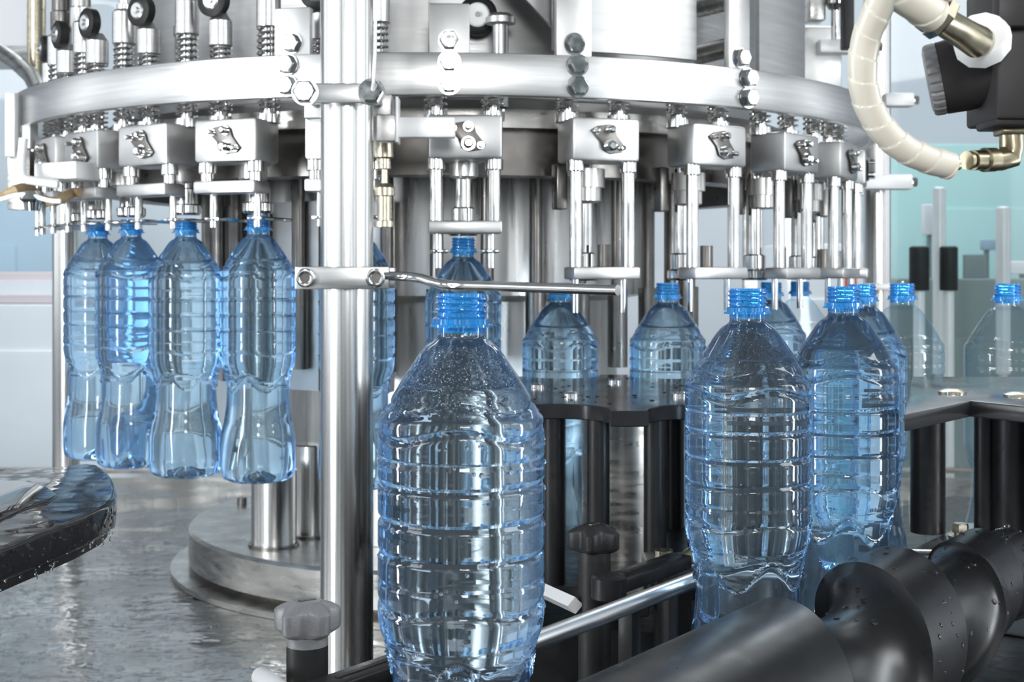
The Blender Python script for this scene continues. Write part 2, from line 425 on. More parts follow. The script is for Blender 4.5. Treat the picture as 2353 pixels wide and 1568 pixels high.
drum = thing('central_drum', 'large worn steel drum in the middle of the filling carousel', 'drum', (AX, AY, TZ + 0.07))
MB().turn((0, 0, 0), (0, 0, 1), [(0, 0.27), (0.35, 0.27), (0.36, 0.33), (0.60, 0.33), (0.60, 0.31)], 128).build('core', 'drum', drum)
z0_ = CZ - (TZ + 0.07)
MB().turn((0, 0, z0_ + 0.20), (0, 0, 1), [(0, 0.40), (0.0, 0.53), (0.012, 0.535), (0.02, 0.50), (0.7, 0.50), (0.7, 0.4)], 128).build('upper_shell', 'sheet', drum)
sh = MB()
for f0, f1 in ((10, 22), (26, 39), (43, 58), (62, 80)):
    sh.pipe((0, 0, z0_ - 0.16), (0, 0, 1), 0.375, 0.345, 0.26, 12, R(f0) - PI / 2, R(f1) - PI / 2)
sh.build('cover_panel', 'matte_steel', drum)
lift = MB()
for f in range(-90, 91, 10):
    p = on(f, 0.385) - V((AX, AY, CZ))
    lift.cyl((p.x, p.y, z0_ - 0.13), (p.x, p.y, z0_ + 0.17), 0.009, n=24)
    lift.cyl((p.x, p.y, z0_ - 0.13), (p.x, p.y, z0_ - 0.02), 0.014, n=24)
lift.build('lift_cylinders', 'dark_steel', drum)['kind'] = 'stuff'

carrier = thing('valve_carrier', 'broad dark steel ring carrying the filling valves behind the flat hoop', 'ring', (AX, AY, CZ + 0.12))
MB().pipe((0, 0, 0.055), (0, 0, 1), 0.57, 0.41, 0.022, 160).build('carrier_plate', 'base_steel', carrier)
MB().pipe((0, 0, 0.00), (0, 0, 1), 0.545, 0.50, 0.056, 160).build('carrier_rim', 'dark_steel', carrier)

RR = 0.668
hoop = MB().pipe((AX, AY, CZ + 0.1995), (0, 0, 1), RR, RR - 0.012, 0.0475, 220).build('guard_hoop', 'brushed', bevel=0.0012)
tag(hoop, 'long curved flat steel hoop running around the whole filling carousel', 'hoop')

# --- upright brackets bolted on the hoop
def bracket(px, wpx, ytop, label, lean=0):
    f = phi_px(px, RR); p = on(f, RR + 0.001)
    d = p.y; wd = wpx * d / F; ztop = (HY - ytop) * d / F
    r = thing('hoop_bracket', label, 'bracket', (p.x, p.y, CZ + 0.2), R(f), 'upright brackets bolted behind the hoop')
    h = ztop - 0.2
    MB().box((0, 0.018, h / 2 + 0.005), (wd, 0.010, h)).build('plate', 'matte_steel', r, bevel=0.0015)
    for z in (0.012, 0.036): hexbolt(r, (0, 0, z), (0, -1, 0), 0.0108, 0.009)
    hexbolt(r, (0, 0.0125, 0.062), (0, -1, 0), 0.0108, 0.009)
    return r
bracket(660, 88, 22, 'bolted upright steel plate on the hoop, just left of the main pole')
bracket(1033, 94, 12, 'bolted upright steel plate on the hoop beside the black roller')
bracket(1326, 86, -60, 'tall bolted steel plate on the hoop right of the slanting cam sheet')
bracket(1716, 66, -60, 'narrow tall steel plate bolted at the right part of the hoop')

# --- filling valves
def spring(mb, x, y, z0, z1, r, wr, turns):
    n = int(turns * 12)
    mb.tube([(x + r * math.cos(2 * PI * turns * i / n), y + r * math.sin(2 * PI * turns * i / n), z0 + (z1 - z0) * i / n) for i in range(n + 1)], wr, 6)

def valve(zc, label, group, roller=True, up=True):
    """local frame: the bottle axis at x=y=0, outward is -y, z=0 at lens height; zc is the clamp bar's height"""
    r = thing('filling_valve', label, 'filling valve', (0, 0, 0), 0, group)
    MB().box((0, -0.046, 0.155), (0.084, 0.052, 0.050)).build('valve_block', 'matte_steel', r, bevel=0.004)
    cp = MB()
    pts = [(-0.021, 0.009), (-0.012, 0.014), (0.004, 0.0165), (0.009, 0.012), (0.012, 0.003), (0.023, -0.011), (0.018, -0.016), (0.004, -0.018), (-0.005, -0.014), (-0.009, -0.003)]
    A = [cp.bm.verts.new((x, -0.0715, 0.156 + z)) for x, z in pts]; B = [cp.bm.verts.new((x, -0.0755, 0.156 + z)) for x, z in pts]
    cp.bridge(A, B); cp.bm.faces.new(A[::-1]); cp.bm.faces.new(B)
    cpo = cp.build('latch_plate', 'dark_steel', r, bevel=0.0008)
    st = MB()
    for x, z, q in ((0.003, 0.010, 0.0042), (0.003, -0.009, 0.0058), (0.017, -0.011, 0.003), (-0.014, 0.008, 0.0028)):
        st.turn((x, -0.075, 0.156 + z), (0, -1, 0), [(0, q * 1.35), (0.001, q * 1.35), (0.001, q), (0.008, q), (0.0095, q * 0.6)], 20)
    st.build('stud', 'chrome', cpo)
    for x in (-0.033, 0.033):
        g = MB()
        g.cyl((x, -0.058, zc + 0.006), (x, -0.058, 0.131), 0.0074, n=28)
        g.turn((x, -0.058, 0.118), (0, 0, 1), [(0, 0.0095), (0.001, 0.0102), (0.013, 0.0102)], 28)
        g.build('guide_rod', 'chrome', r)
    cb = MB().box((0, -0.058, zc), (0.083, 0.034, 0.0145)); cb.build('clamp_bar', 'matte_steel', r, bevel=0.0025)
    # nozzle and the bell over the bottle mouth
    nz = MB()
    zb = 0.073 if zc > 0.08 else 0.0448 if zc > 0.03 else -0.008
    nz.turn((0, 0, zb), (0, 0, 1), [(0, 0.016), (0.003, 0.0185), (0.012, 0.0185), (0.014, 0.0145), (0.032, 0.0145), (0.034, 0.011), (0.14 - zb, 0.011)], 32)
    nz.build('nozzle', 'chrome', r)
    vb = MB()
    vb.turn((0, -0.012, 0.085 if zc < 0.05 else 0.112), (0, 0, 1), [(0, 0.013), (0.002, 0.017), (0.018, 0.017), (0.018, 0.021), (0.04 if zc < .05 else .02, 0.021)], 32)
    vb.build('valve_body', 'drum', r)
    if zc < 0.05:
        MB().box((-0.027, 0.01, 0.105), (0.014, 0.02, 0.055)).build('side_lug', 'dark_steel', r, bevel=0.002)
        q = MB(); q.cyl((0.014, -0.03, zc), (0.014, -0.03, zc + 0.034), 0.008, n=20); q.build('stop_pin', 'dark_steel', r)
    # gripper under the clamp bar
    for x in (-0.03, 0.030): MB().cyl((x, -0.05, zc - 0.046), (x, -0.05, zc - 0.006), 0.0042, n=18).build('gripper_pin', 'chrome', r)
    for x in ((-0.029, 0.029) if zc > 0.03 else ()): MB().box((x, -0.02, zc - (0.036 if zc > 0.08 else 0.027)), (0.02, 0.07, 0.004)).build('gripper_jaw', 'chrome', r, bevel=0.001)
    # shafts to the hoop and above it
    for i, x in enumerate((-0.033, 0.033)):
        g = MB(); g.cyl((x, -0.03, 0.178), (x, -0.03, 0.29 if up else 0.244), 0.0085, n=24)
        g.turn((x, -0.03, 0.178), (0, 0, 1), [(0, 0.014), (0.010, 0.014), (0.010, 0.0085)], 24)
        s_ = g.build('lift_shaft', 'chrome', r)
        sp = MB(); spring(sp, x, -0.03, 0.190, (0.292 if i else 0.276) if up else 0.238, 0.0125, 0.0017, 14 if up else 7)
        sp.build('coil_spring', 'chrome', s_)
        if up:
            h = MB(); z = 0.290 if i else 0.272
            h.turn((x, -0.03, z), (0, 0, 1), [(0, 0.0128), (0.001, 0.0145), (0.040, 0.0145), (0.043, 0.0125), (0.044, 0.009), (0.050, 0.009), (0.051, 0.006), (0.062, 0.006)] if i else
                   [(0, 0.0128), (0.001, 0.0145), (0.030, 0.0145), (0.033, 0.0125), (0.04, 0.008)], 32)
            h.build('spring_cap', 'brushed', s_)
            if i == 0 and roller:
                ro = MB(); ro.turn((x - 0.004, -0.046, 0.325), (0, 1, 0), [(0, 0.015), (0.002, 0.019), (0.013, 0.019), (0.015, 0.016)], 40)
                ro.build('cam_roller', 'rubber', s_)
                rh = MB(); rh.turn((x - 0.004, -0.0475, 0.325), (0, 1, 0), [(0, 0.009), (0.002, 0.0115), (0.018, 0.0115)], 32)
                rh.turn((x - 0.004, -0.050, 0.325), (0, 1, 0), [(0, 0.004), (0.02, 0.004)], 20)
                rh.build('roller_hub', 'brushed', s_)
    return r

RB = 0.58
raised = [-20.9, -31.9, -42.8, -52.6, -64.0]
lbl_raised = ['filling valve with shut clamp over the rightmost hanging bottle, left of the pole', 'filling valve over the second hanging bottle from the pole',
              'filling valve over the third hanging bottle from the pole', 'filling valve over the outermost hanging bottle', 'filling valve at the far left bend of the hoop, beside the white block']
va = valve(0.101, lbl_raised[0], 'filling valves around the carousel')
def put(o, f, lab=None):
    o.location = on(f, RB); o.rotation_euler = (0, 0, R(f))
    if lab: o['label'] = lab
put(va, raised[0])
for f, lab in zip(raised[1:], lbl_raised[1:]): put(copy_tree(va), f, lab)
put(copy_tree(va), -8.3, 'filling valve half hidden behind the main pole')
vb_ = valve(0.053, 'filling valve with half lowered clamp, right above the neck behind the front bottle', 'filling valves around the carousel', up=False)
put(vb_, 4.2)
vc = valve(0.001, 'filling valve with long bare rods and dark latch, second right of the pole', 'filling valves around the carousel', up=False)
lowered = [18.7, 32.6, 46.3, 60.0, 73.5]
put(vc, lowered[0])
for f, lab in zip(lowered[1:], ('long rod filling valve, third right of the pole',
        'long rod filling valve above the large dark bottle, fourth right of the pole', 'long rod filling valve above the paired bottle necks, fifth right of the pole',
        'outermost long rod filling valve beside the right post')): put(copy_tree(vc), f, lab)

# --- cam sheets and rollers above the hoop, right of the pole
cs = thing('cam_sheet', 'big curved pale steel cam sheet with slanting lower edge above the hoop', 'cam sheet', (AX, AY, CZ + 0.25))
def shell(mb, r, f0, f1, zlow, ztop, n=24, th=0.006):
    rows = []
    for i in range(n + 1):
        f = f0 + (f1 - f0) * i / n; zl = zlow(f)
        ro = [on(f, q) - V((AX, AY, CZ)) for q in (r, r - th)]
        rows.append([mb.bm.verts.new((ro[0].x, ro[0].y, zl)), mb.bm.verts.new((ro[0].x, ro[0].y, ztop)), mb.bm.verts.new((ro[1].x, ro[1].y, ztop)), mb.bm.verts.new((ro[1].x, ro[1].y, zl))])
    for a, b_ in zip(rows, rows[1:]):
        for j in range(4): mb.bm.faces.new((a[j], b_[j], b_[(j + 1) % 4], a[(j + 1) % 4]))
    mb.bm.faces.new(rows[0][::-1]); mb.bm.faces.new(rows[-1])
mb = MB()
fa, fb = phi_px(1125, 0.60), phi_px(1290, 0.60)
shell(mb, 0.60, fa, fb, lambda f: 0.115 - 0.085 * (f - fa) / (fb - fa), 0.6)
mb.build('slanting_sheet', 'sheet', cs)
mb = MB(); shell(mb, 0.615, phi_px(1270, 0.615), phi_px(1600, 0.615), lambda f: 0.012, 0.6); mb.build('curved_sheet', 'sheet', cs)
mb = MB(); shell(mb, 0.60, phi_px(1745, 0.60), phi_px(1850, 0.6), lambda f: -0.005, 0.6); mb.build('end_sheet', 'sheet', cs)
mb = MB(); shell(mb, 0.56, phi_px(875, 0.56), phi_px(985, 0.56), lambda f: -0.02, 0.6); mb.build('flat_sheet', 'sheet', cs)
mb = MB()
for yy in (10, 118):
    q0, q1 = W(1606, yy + 8, 1.66) - V((AX, AY, CZ + 0.25)), W(1680, yy - 10, 1.60) - V((AX, AY, CZ + 0.25))
    mb.tube([q0, q1], 0.0125, 20)
mb.build('cross_pin', 'pole', cs)
p = W(1098, 38, 1.60)
rl = thing('cam_roller_wheel', 'black cam roller with white hub beside the hoop bracket', 'roller', p)
MB().turn((0, -0.012, 0), (0, 1, 0), [(0, 0.019), (0.003, 0.024), (0.018, 0.024), (0.021, 0.021)], 48).build('tyre', 'rubber', rl)
MB().turn((0, -0.0135, 0), (0, 1, 0), [(0, 0.013), (0.002, 0.0155), (0.02, 0.0155)], 40).build('hub', 'white_plastic', rl)
MB().turn((0, -0.0165, 0), (0, 1, 0), [(0, 0.003), (0.03, 0.004)], 16).build('axle', 'dark_steel', rl)
p = W(1150, 130, 1.565)
pp = thing('plunger_pin', 'bright steel pin with mushroom head right of the black cam roller', 'pin', V((p.x, p.y, CZ + 0.2)))
MB().turn((0, 0, 0), (0, 0, 1), [(0, 0.0095), (0.098, 0.0095), (0.1, 0.018), (0.107, 0.018), (0.112, 0.012)], 32).build('stem', 'brushed', pp)

# ------------------------------------------------------------------ posts
def post(px, wpx, d, label, zb, ztop=0.75, name='steel_post'):
    x = (px - HX) * d / F; rr = wpx * d / F / 2
    r = thing(name, label, 'post', (x, d, zb))
    MB().turn((0, 0, 0), (0, 0, 1), [(0, rr), (CZ + ztop - zb, rr), (CZ + ztop - zb, rr * .5)], 64).build('tube', 'pole', r)
    MB().turn((0, 0, 0), (0, 0, 1), [(0, rr * 1.35), (0.006, rr * 1.35), (0.008, rr)], 48).build('foot', 'base_steel', r)
    return r
PX, PD, PR = (797 - HX) * 1.37 / F, 1.37, 0.0277
post(797, 121, PD, 'thick polished steel pole standing in front of the carousel, running out of the top', TZ)
post(152, 60, 2.42, 'slimmer steel post at far left behind the wet table', TZ)
post(2015, 62, 2.35, 'bright steel post at the right end of the hoop', TZ)

# clamp that joins pole and hoop
a = W(779, 214, PD - PR - 0.012)
cl = thing('pole_clamp', 'upper clamp with two hex bolts joining the pole to the hoop', 'clamp', (a.x, PD, a.z))
k = (PD - PR - 0.012) / F
MB().box((0, -PR - 0.0064, 0), (196 * k, 0.012, 46 * k)).build('front_bar', 'brushed', cl, bevel=0.0012)
MB().box((0.0, PR + 0.024, -0.004), (212 * k, 0.040, 0.026)).build('rear_bar', 'matte_steel', cl, bevel=0.002)
for x in (-78, 75): hexbolt(cl, (x * k, -PR - 0.012, 0.001), (0, -1, 0), 0.0118, 0.009)
for x in (-78, 75): MB().cyl((x * k, -PR - 0.004, 0), (x * k, PR + 0.02, -0.002), 0.0045, n=16).build('clamp_rod', 'base_steel', cl)
# lower clamp with socket screws and the bent rod
kk = (PD - PR - 0.010) / F
a = W(786, 639, PD - PR - 0.010)
lc = thing('rod_clamp', 'lower pole clamp with two socket screws holding the bent rod', 'clamp', (a.x, PD, a.z))
MB().box((0, -PR - 0.0054, 0), (216 * kk, 0.010, 52 * kk)).build('front_bar', 'brushed', lc, bevel=0.0012)
MB().box((0, PR + 0.0064, 0), (216 * kk, 0.012, 50 * kk)).build('rear_bar', 'brushed', lc, bevel=0.0012)
for x in (-84, 77):
    s_ = MB().pipe((x * kk, -PR - 0.010, 0), (0, -1, 0), 0.0100, 0.0052, 0.004, 40).build('socket_screw', 'chrome', lc, bevel=0.0008)
    MB().turn((x * kk, -PR - 0.0102, 0), (0, -1, 0), [(0, 0.0056), (0.0012, 0.0056)], 6).build('hex_socket', 'dark_steel', s_)
rod = []
for px, py, d in ((880, 634, 1.335), (930, 636, 1.332), (965, 640, 1.32), (1000, 650, 1.30), (1030, 655, 1.285), (1100, 657, 1.265), (1420, 667, 1.16)):
    rod.append(W(px, py, d))
sm = []
for i in range(len(rod) - 1):
    for j in range(6):
        tq = j / 6
        p0, p1, p2, p3 = rod[max(i - 1, 0)], rod[i], rod[i + 1], rod[min(i + 2, len(rod) - 1)]
        sm.append(0.5 * ((2 * p1) + (p2 - p0) * tq + (2 * p0 - 5 * p1 + 4 * p2 - p3) * tq ** 2 + (3 * p1 - p0 - 3 * p2 + p3) * tq ** 3))
sm.append(rod[-1])
br = MB().tube(sm, 0.0048, 20).build('guide_rod', 'chrome')
tag(br, 'bent thin steel rod reaching right from the lower pole clamp over the front bottle', 'rod')

# pale flat arm right of the pole
a = W(952, 294, 1.40)
ar = thing('sensor_bracket', 'pale flat arm sticking out right of the pole below the hoop', 'arm', a)
k4 = 1.40 / F
MB().box((28 * k4, 0, 0), (132 * k4, 0.016, 46 * k4)).build('arm_bar', 'white_alu', ar, bevel=0.0015)
MB().box((-62 * k4, 0.0, -2 * k4), (48 * k4, 0.020, 62 * k4)).build('arm_block', 'matte_steel', ar, bevel=0.0015)
MB().box((-37 * k4, -0.004, 15 * k4), (6 * k4, 0.03, 104 * k4)).build('flange', 'white_alu', ar, bevel=0.0006)
fi = thing('pipe_fitting', 'yellowish steel fitting hanging beside the pole under the pale arm', 'fitting', W(884, 322, 1.46))
kf = 1.46 / F
MB().turn((0, 0, 0), (0, 0, -1), [(0, 17 * kf), (8 * kf, 22 * kf), (40 * kf, 22 * kf), (44 * kf, 15 * kf), (66 * kf, 15 * kf), (68 * kf, 9 * kf)], 28).build('upper_nut', 'fitting', fi)
MB().turn((0, 0, -100 * kf), (0, 0, -1), [(0, 14 * kf), (10 * kf, 24 * kf), (28 * kf, 24 * kf), (30 * kf, 17 * kf), (85 * kf, 17 * kf), (87 * kf, 24 * kf), (100 * kf, 24 * kf)], 28).build('lower_nut', 'fitting', fi)
MB().cyl((0, 0, -66 * kf), (0, 0, -102 * kf), 8 * kf).build('stem', 'fitting', fi)
MB().cyl((0, 0, 0), (0, 0, 0.045), 8 * kf).build('riser', 'fitting', fi)
cb2 = MB().tube([W(864, -60, 1.31), W(862, 118, 1.31), W(858, 190, 1.31), W(856, 206, 1.318)], 0.0016, 10).build('thin_cable', 'white_plastic')
tag(cb2, 'thin white wire running down along the right side of the pole', 'wire')

# --- fittings at the left bend of the hoop
def local_box(name, label, cat, px0, px1, py0, py1, d, dep, mat, part='bar', bev=0.002, rz=0):
    a, b_ = W(px0, py0, d), W(px1, py1, d)
    r = thing(name, label, cat, ((a.x + b_.x) / 2, d + dep / 2, b_.z), rz)
    MB().box((0, 0, (a.z - b_.z) / 2), (b_.x - a.x, dep, a.z - b_.z)).build(part, mat, r, bevel=bev)
    return r
g = local_box('end_bracket', 'white upright flat bar at the left picture edge before the hoop', 'bracket', 10, 34, 212, 360, 1.74, 0.02, 'white_alu')
MB().box((0.016, 0.02, 0.05), (0.012, 0.03, 0.075)).build('side_bar', 'white_alu', g, bevel=0.001)
MB().box((0.008, 0.01, -0.03), (0.03, 0.02, 0.08)).build('lower_bar', 'base_steel', g, bevel=0.001)
g = local_box('sensor_block', 'white block on an angled rod below the left bend of the hoop', 'sensor', 78, 212, 372, 412, 1.60, 0.05, 'white_alu', 'block', 0.002, R(-28))
lr = [W(54, 318, 1.59), W(50, 360, 1.59), W(48, 390, 1.59), W(52, 405, 1.59), W(62, 413, 1.59), W(85, 417, 1.59), W(134, 424, 1.59)]
tag(MB().tube(lr, 0.0055, 16).build('bent_rod', 'white_alu'), 'white L shaped rod holding the white block below the hoop', 'rod')
pts = [W(-40 + 15 * i, 438 + 14 * math.sin(i * 0.75) + i * 1.2, 1.62 + 0.02 * math.sin(i)) for i in range(16)]
tag(MB().tube(pts, 0.006, 12).build('ochre_cable', 'cable'), 'ochre cable sagging past the left post under the white block', 'cable')
pts = [W(-40 + 15 * i, 455 + 8 * math.sin(i * 0.6 + 1), 1.59) for i in range(13)]
tag(MB().tube(pts, 0.003, 12).build('white_cable', 'white_plastic'), 'white cable running below the ochre cable at far left', 'cable')
cn = thing('cable_gland', 'small steel gland hanging from the cables at far left', 'gland', W(75, 440, 1.60))
MB().turn((0, 0, 0), (0, 0, -1), [(0, 0.012), (0.01, 0.016), (0.014, 0.011), (0.024, 0.009)], 20).build('gland_body', 'chrome', cn)
# top left pieces
g = local_box('side_housing', 'bright out of focus housing in the top left corner', 'housing', -160, 66, -120, 108, 2.6, 0.3, 'wall_white', 'housing', 0.01)
g2 = MB().tube([W(-60, 100, 2.3), W(0, 118, 2.3), W(40, 145, 2.25), (W(72, 175, 2.2)), W(90, 210, 2.15)], 0.014, 14).build('curved_rail', 'base_steel')
tag(g2, 'dark curved rail crossing the top left corner behind the hoop', 'rail')
tag(MB().cyl(W(84, -80, 2.35), W(84, 215, 2.35), 0.016).build('upright_tube', 'fitting'), 'slim yellowish upright tube at top left behind the hoop', 'tube')
tag(MB().cyl(W(-40, 128, 2.4), W(84, 112, 2.36), 0.008).build('cross_tube', 'white_alu'), 'pale cross tube at top left joined to the slim upright', 'tube')
# shafts beyond the hoop at top left: dark mixed machinery
for i, (px, y0, wd, mat) in enumerate(((140, -40, 40, 'dark_steel'), (186, -40, 44, 'drum'), (425, -30, 46, 'matte_steel'))):
    d = (1.95, 1.92, 1.655)[i]
    p = W(px, 0, d)
    r = thing('drive_cylinder', ['dark upright cylinder nearest the left bend above the hoop', 'worn upright cylinder second from the left bend above the hoop',
                                 'pale upright cylinder behind the spring plungers above the hoop'][i], 'cylinder', (p.x, d, CZ + 0.2))
    rr = wd * d / F / 2
    MB().turn((0, 0, 0), (0, 0, 1), [(0, rr * .7), (0.06, rr * .7), (0.062, rr), (0.16, rr), (0.165, rr * 1.15), (0.19, rr * 1.15), (0.192, rr), (0.5, rr)], 32).build('barrel', mat, r)
    MB().turn((0, 0, 0.10), (0, 0, 1), [(0, rr * 1.05), (0.002, rr * 1.2), (0.014, rr * 1.2), (0.016, rr * 1.05)], 32).build('band', 'chrome', r)

# --- right end of the hoop: white bars on the right post
for (x0, x1, y0, y1, lab) in ((1900, 2092, 402, 436, 'white cross bar on the right post below the hoop'), (2030, 2096, 216, 246, 'short white bar on the right post at hoop height'),
                              (1880, 2012, 92, 124, 'white arm above the right end of the hoop'), (1990, 2072, 652, 668, 'thin white bar low on the right post behind the bottle necks')):
    k5 = 2.30 / F
    a = W((x0 + x1) / 2, (y0 + y1) / 2, 2.29)
    r = thing('cross_bar', lab, 'bar', a)
    MB().box((0, 0, 0), ((x1 - x0) * k5, 0.03, (y1 - y0) * k5)).build('bar', 'white_alu', r, bevel=0.003)
    hexbolt(r, ((x1 - x0) * k5 / 2, 0, 0), (1, 0, 0), 0.009, 0.01)
g = local_box('bearing_housing', 'pale square housing above the right end of the hoop', 'housing', 1838, 1935, 60, 205, 2.306, 0.15, 'matte_steel', 'housing', 0.004)
g = local_box('dark_valve', 'dark valve block at the top right beside the cream hose', 'valve', 1860, 1898, -40, 46, 2.2, 0.04, 'base_steel', 'body', 0.003)
MB().turn((0.034, 0, 0.02), (0, 0, 1), [(0, 0.010), (0.01, 0.018), (0.05, 0.018), (0.07, 0.01)], 28).build('dome_cap', 'chrome', g)
MB().cyl((0.034, 0, -0.03), (0.034, 0, 0.02), 0.007).build('spigot', 'chrome', g)
g = local_box('dark_column', 'narrow dark column at top right left of the cream hose', 'column', 1940, 1964, -80, 110, 2.15, 0.03, 'regulator', 'column', 0.003)

# ------------------------------------------------------------------ bottles
TOPZ = -0.0105; BH = 0.32
BASE = CZ + TOPZ - BH
def slopes(tab):
    h = [b[0] - a[0] for a, b in zip(tab, tab[1:])]; d = [(b[1] - a[1]) / (b[0] - a[0]) for a, b in zip(tab, tab[1:])]
    m = [d[0]]
    for i in range(1, len(d)):
        if d[i - 1] * d[i] <= 0: m.append(0.0)
        else:
            w1, w2 = 2 * h[i] + h[i - 1], h[i] + 2 * h[i - 1]
            m.append((w1 + w2) / (w1 / d[i - 1] + w2 / d[i]))
    m.append(d[-1]); return m
SL = {}
def interp(tab, t):
    """smooth monotone curve through the profile points"""
    if id(tab) not in SL: SL[id(tab)] = slopes(tab)
    m = SL[id(tab)]
    for i in range(len(tab) - 1):
        if tab[i][0] <= t <= tab[i + 1][0]:
            h = tab[i + 1][0] - tab[i][0]; x = (t - tab[i][0]) / h
            return ((2 * x ** 3 - 3 * x * x + 1) * tab[i][1] + (x ** 3 - 2 * x * x + x) * h * m[i] + (-2 * x ** 3 + 3 * x * x) * tab[i + 1][1] + (x ** 3 - x * x) * h * m[i + 1])
    return tab[-1][1]
PROF = [(0.0205, 0.0126), (0.0235, 0.0130), (0.0290, 0.0197), (0.0405, 0.0280), (0.0520, 0.0355), (0.0600, 0.0400), (0.0640, 0.0420), (0.0665, 0.0442), (0.0720, 0.0450),
        (0.169, 0.0450), (0.177, 0.0443), (0.185, 0.0420), (0.193, 0.0397), (0.204, 0.0382), (0.225, 0.0387), (0.245, 0.0412), (0.262, 0.0438), (0.280, 0.0450), (0.300, 0.0450), (0.310, 0.0438), (0.316, 0.0408), (0.3195, 0.034)]
GROOVES = [(0.0610, 0.0028, 4, 0.0, 0.0016, 0.0014), (0.0740, 0.0030, 4, 0.0, 0.0017, 0.0015), (0.0880, 0, 0, 0, 0.0008, 0.0012), (0.1013, 0, 3, 1, 0.0017, 0.0016), (0.1197, 0, 3, 2, 0.0017, 0.0016),
           (0.1375, 0.0004, 3, 0, 0.0016, 0.0016), (0.1525, 0.0006, 4, 1, 0.0007, 0.0012), (0.1650, 0.0020, 4, 0.0, 0.0014, 0.0015), (0.1835, 0.0008, 4, PI, 0.0006, 0.0012)]
def body_r(t, th):
    r = interp(PROF, t)
    for (t0, A, n, ph, dep, wd) in GROOVES:
        c = t0 - A * math.cos(n * th + ph)
        u = (t - c) / wd
        if abs(u) < 4:
            r -= dep * math.exp(-u * u) * (0.12 + 0.88 * min(1.0, max(0.0, (math.cos(th) + 0.42) / 0.3)))
    # scalloped edge of the gripping panels
    c = 0.2010 + 0.0110 * math.cos(5 * th + PI) * (0.75 + 0.25 * abs(math.cos(5 * th / 2)))
    u = (t - c)
    r += 0.0012 * math.exp(-(u / 0.0012) ** 2)
    if t > c: r -= 0.0012 * min(1, (t - c) / 0.003) * max(0.0, min(1, (0.262 - t) / 0.012))
    if t > 0.262:     # petal foot
        k = (t - 0.262) / 0.058
        r -= 0.0035 * k * max(0, math.cos(5 * th)) ** 4
    return r
def body_mesh(nth=120, dt=0.0011):
    b = MB(); prev = None
    T = []; t = 0.0205
    while t < 0.3195: T.append(t); t += dt if t < 0.235 or t > 0.3 else dt * 2.4
    T.append(0.3195)
    first = None
    for t in T:
        cur = [b.bm.verts.new((body_r(t, 2 * PI * i / nth) * math.sin(2 * PI * i / nth), -body_r(t, 2 * PI * i / nth) * math.cos(2 * PI * i / nth), BH - t)) for i in range(nth)]
        if prev: b.bridge(prev, cur)
        else: first = cur
        prev = cur
    for q, zz in ((0.85, 0.0), (0.6, 0.004), (0.35, 0.008), (0.12, 0.010)):
        cur = []
        for i in range(nth):
            th = 2 * PI * i / nth
            cur.append(b.bm.verts.new((0.034 * q * math.sin(th), -0.034 * q * math.cos(th), 0.0003 + zz + 0.004 * (1 - q) * max(0, math.cos(5 * th)) + (0.0 if q < .8 else 0.003 * max(0, math.cos(5 * th)) ** 3))))
        b.bridge(prev, cur); prev = cur
    b.bm.faces.new(prev); b.bm.faces.new(first[::-1])
    return b
def neck_mesh():
    """open blue neck: thread, tamper ring, transfer ring"""
    b = MB(); n = 72; rows = []
    def outer(t, th):
        r = 0.0129
        if 0.001 < t < 0.0115:
            ph = ((t - 0.001) / 0.0034 - th / (2 * PI)) % 1.0
            r += 0.0015 * math.exp(-((ph - 0.5) / 0.17) ** 2) * min(1, (t - 0.001) / 0.001)
        if 0.0125 < t < 0.0165: r += 0.0022 * min(1, (t - 0.0125) / 0.001) + 0.0006 * math.sin(7 * th)
        if 0.0165 <= t < 0.0182: r += 0.0040
        return r
    T = [0.0, 0.0005] + [0.001 + 0.00045 * i for i in range(24)] + [0.0123, 0.0126, 0.0136, 0.0150, 0.01649, 0.0166, 0.0181, 0.01821, 0.0195, 0.0212]
    prev = None; first = None
    for t in T:
        cur = [b.bm.verts.new((outer(t, 2 * PI * i / n) * math.sin(2 * PI * i / n), -outer(t, 2 * PI * i / n) * math.cos(2 * PI * i / n), BH - t)) for i in range(n)]
        if prev: b.bridge(prev, cur)
        else: first = cur
        prev = cur
    inner = []
    for t in (0.0212, 0.0005, 0.0):
        cur = [b.bm.verts.new((0.0108 * math.sin(2 * PI * i / n), -0.0108 * math.cos(2 * PI * i / n), BH - t)) for i in range(n)]
        b.bridge(prev, cur); prev = cur
    b.bridge(prev, first)
    return b

def surf_drops(n, t0, t1, near=True):
    it = []
    for k in range(n):
        g = random.choice([0.0625, 0.0765, 0.0900, 0.1035, 0.122, 0.1395, 0.1535, 0.1665, 0.185]) if random.random() < 0.62 else random.uniform(t0, t1)
        th = random.uniform(-1.75, 1.75); t = g + random.uniform(0, 0.0022)
        r_ = body_r(t, th)
        q = random.choice((0.0006, 0.0007, 0.0009, 0.0012, 0.0016 if g in (0.1035, 0.122, 0.0900) else 0.001))
        it.append((V((r_ * math.sin(th), -r_ * math.cos(th), BH - t)), q, (math.sin(th), -math.cos(th), 0.1), 0.6))
    return it
def inner_bubbles(n, t0, t1, rmin=0.00018, rmax=0.00042):
    it = []
    while len(it) < n:
        t = random.uniform(t0, t1); th = random.uniform(-1.5, 1.5); rr = interp(PROF, t) - random.uniform(0.0030, 0.012)
        it.append((V((rr * math.sin(th), -rr * math.cos(th), BH - t)), random.uniform(rmin, rmax), (0, 0, 1), 1))
    return it

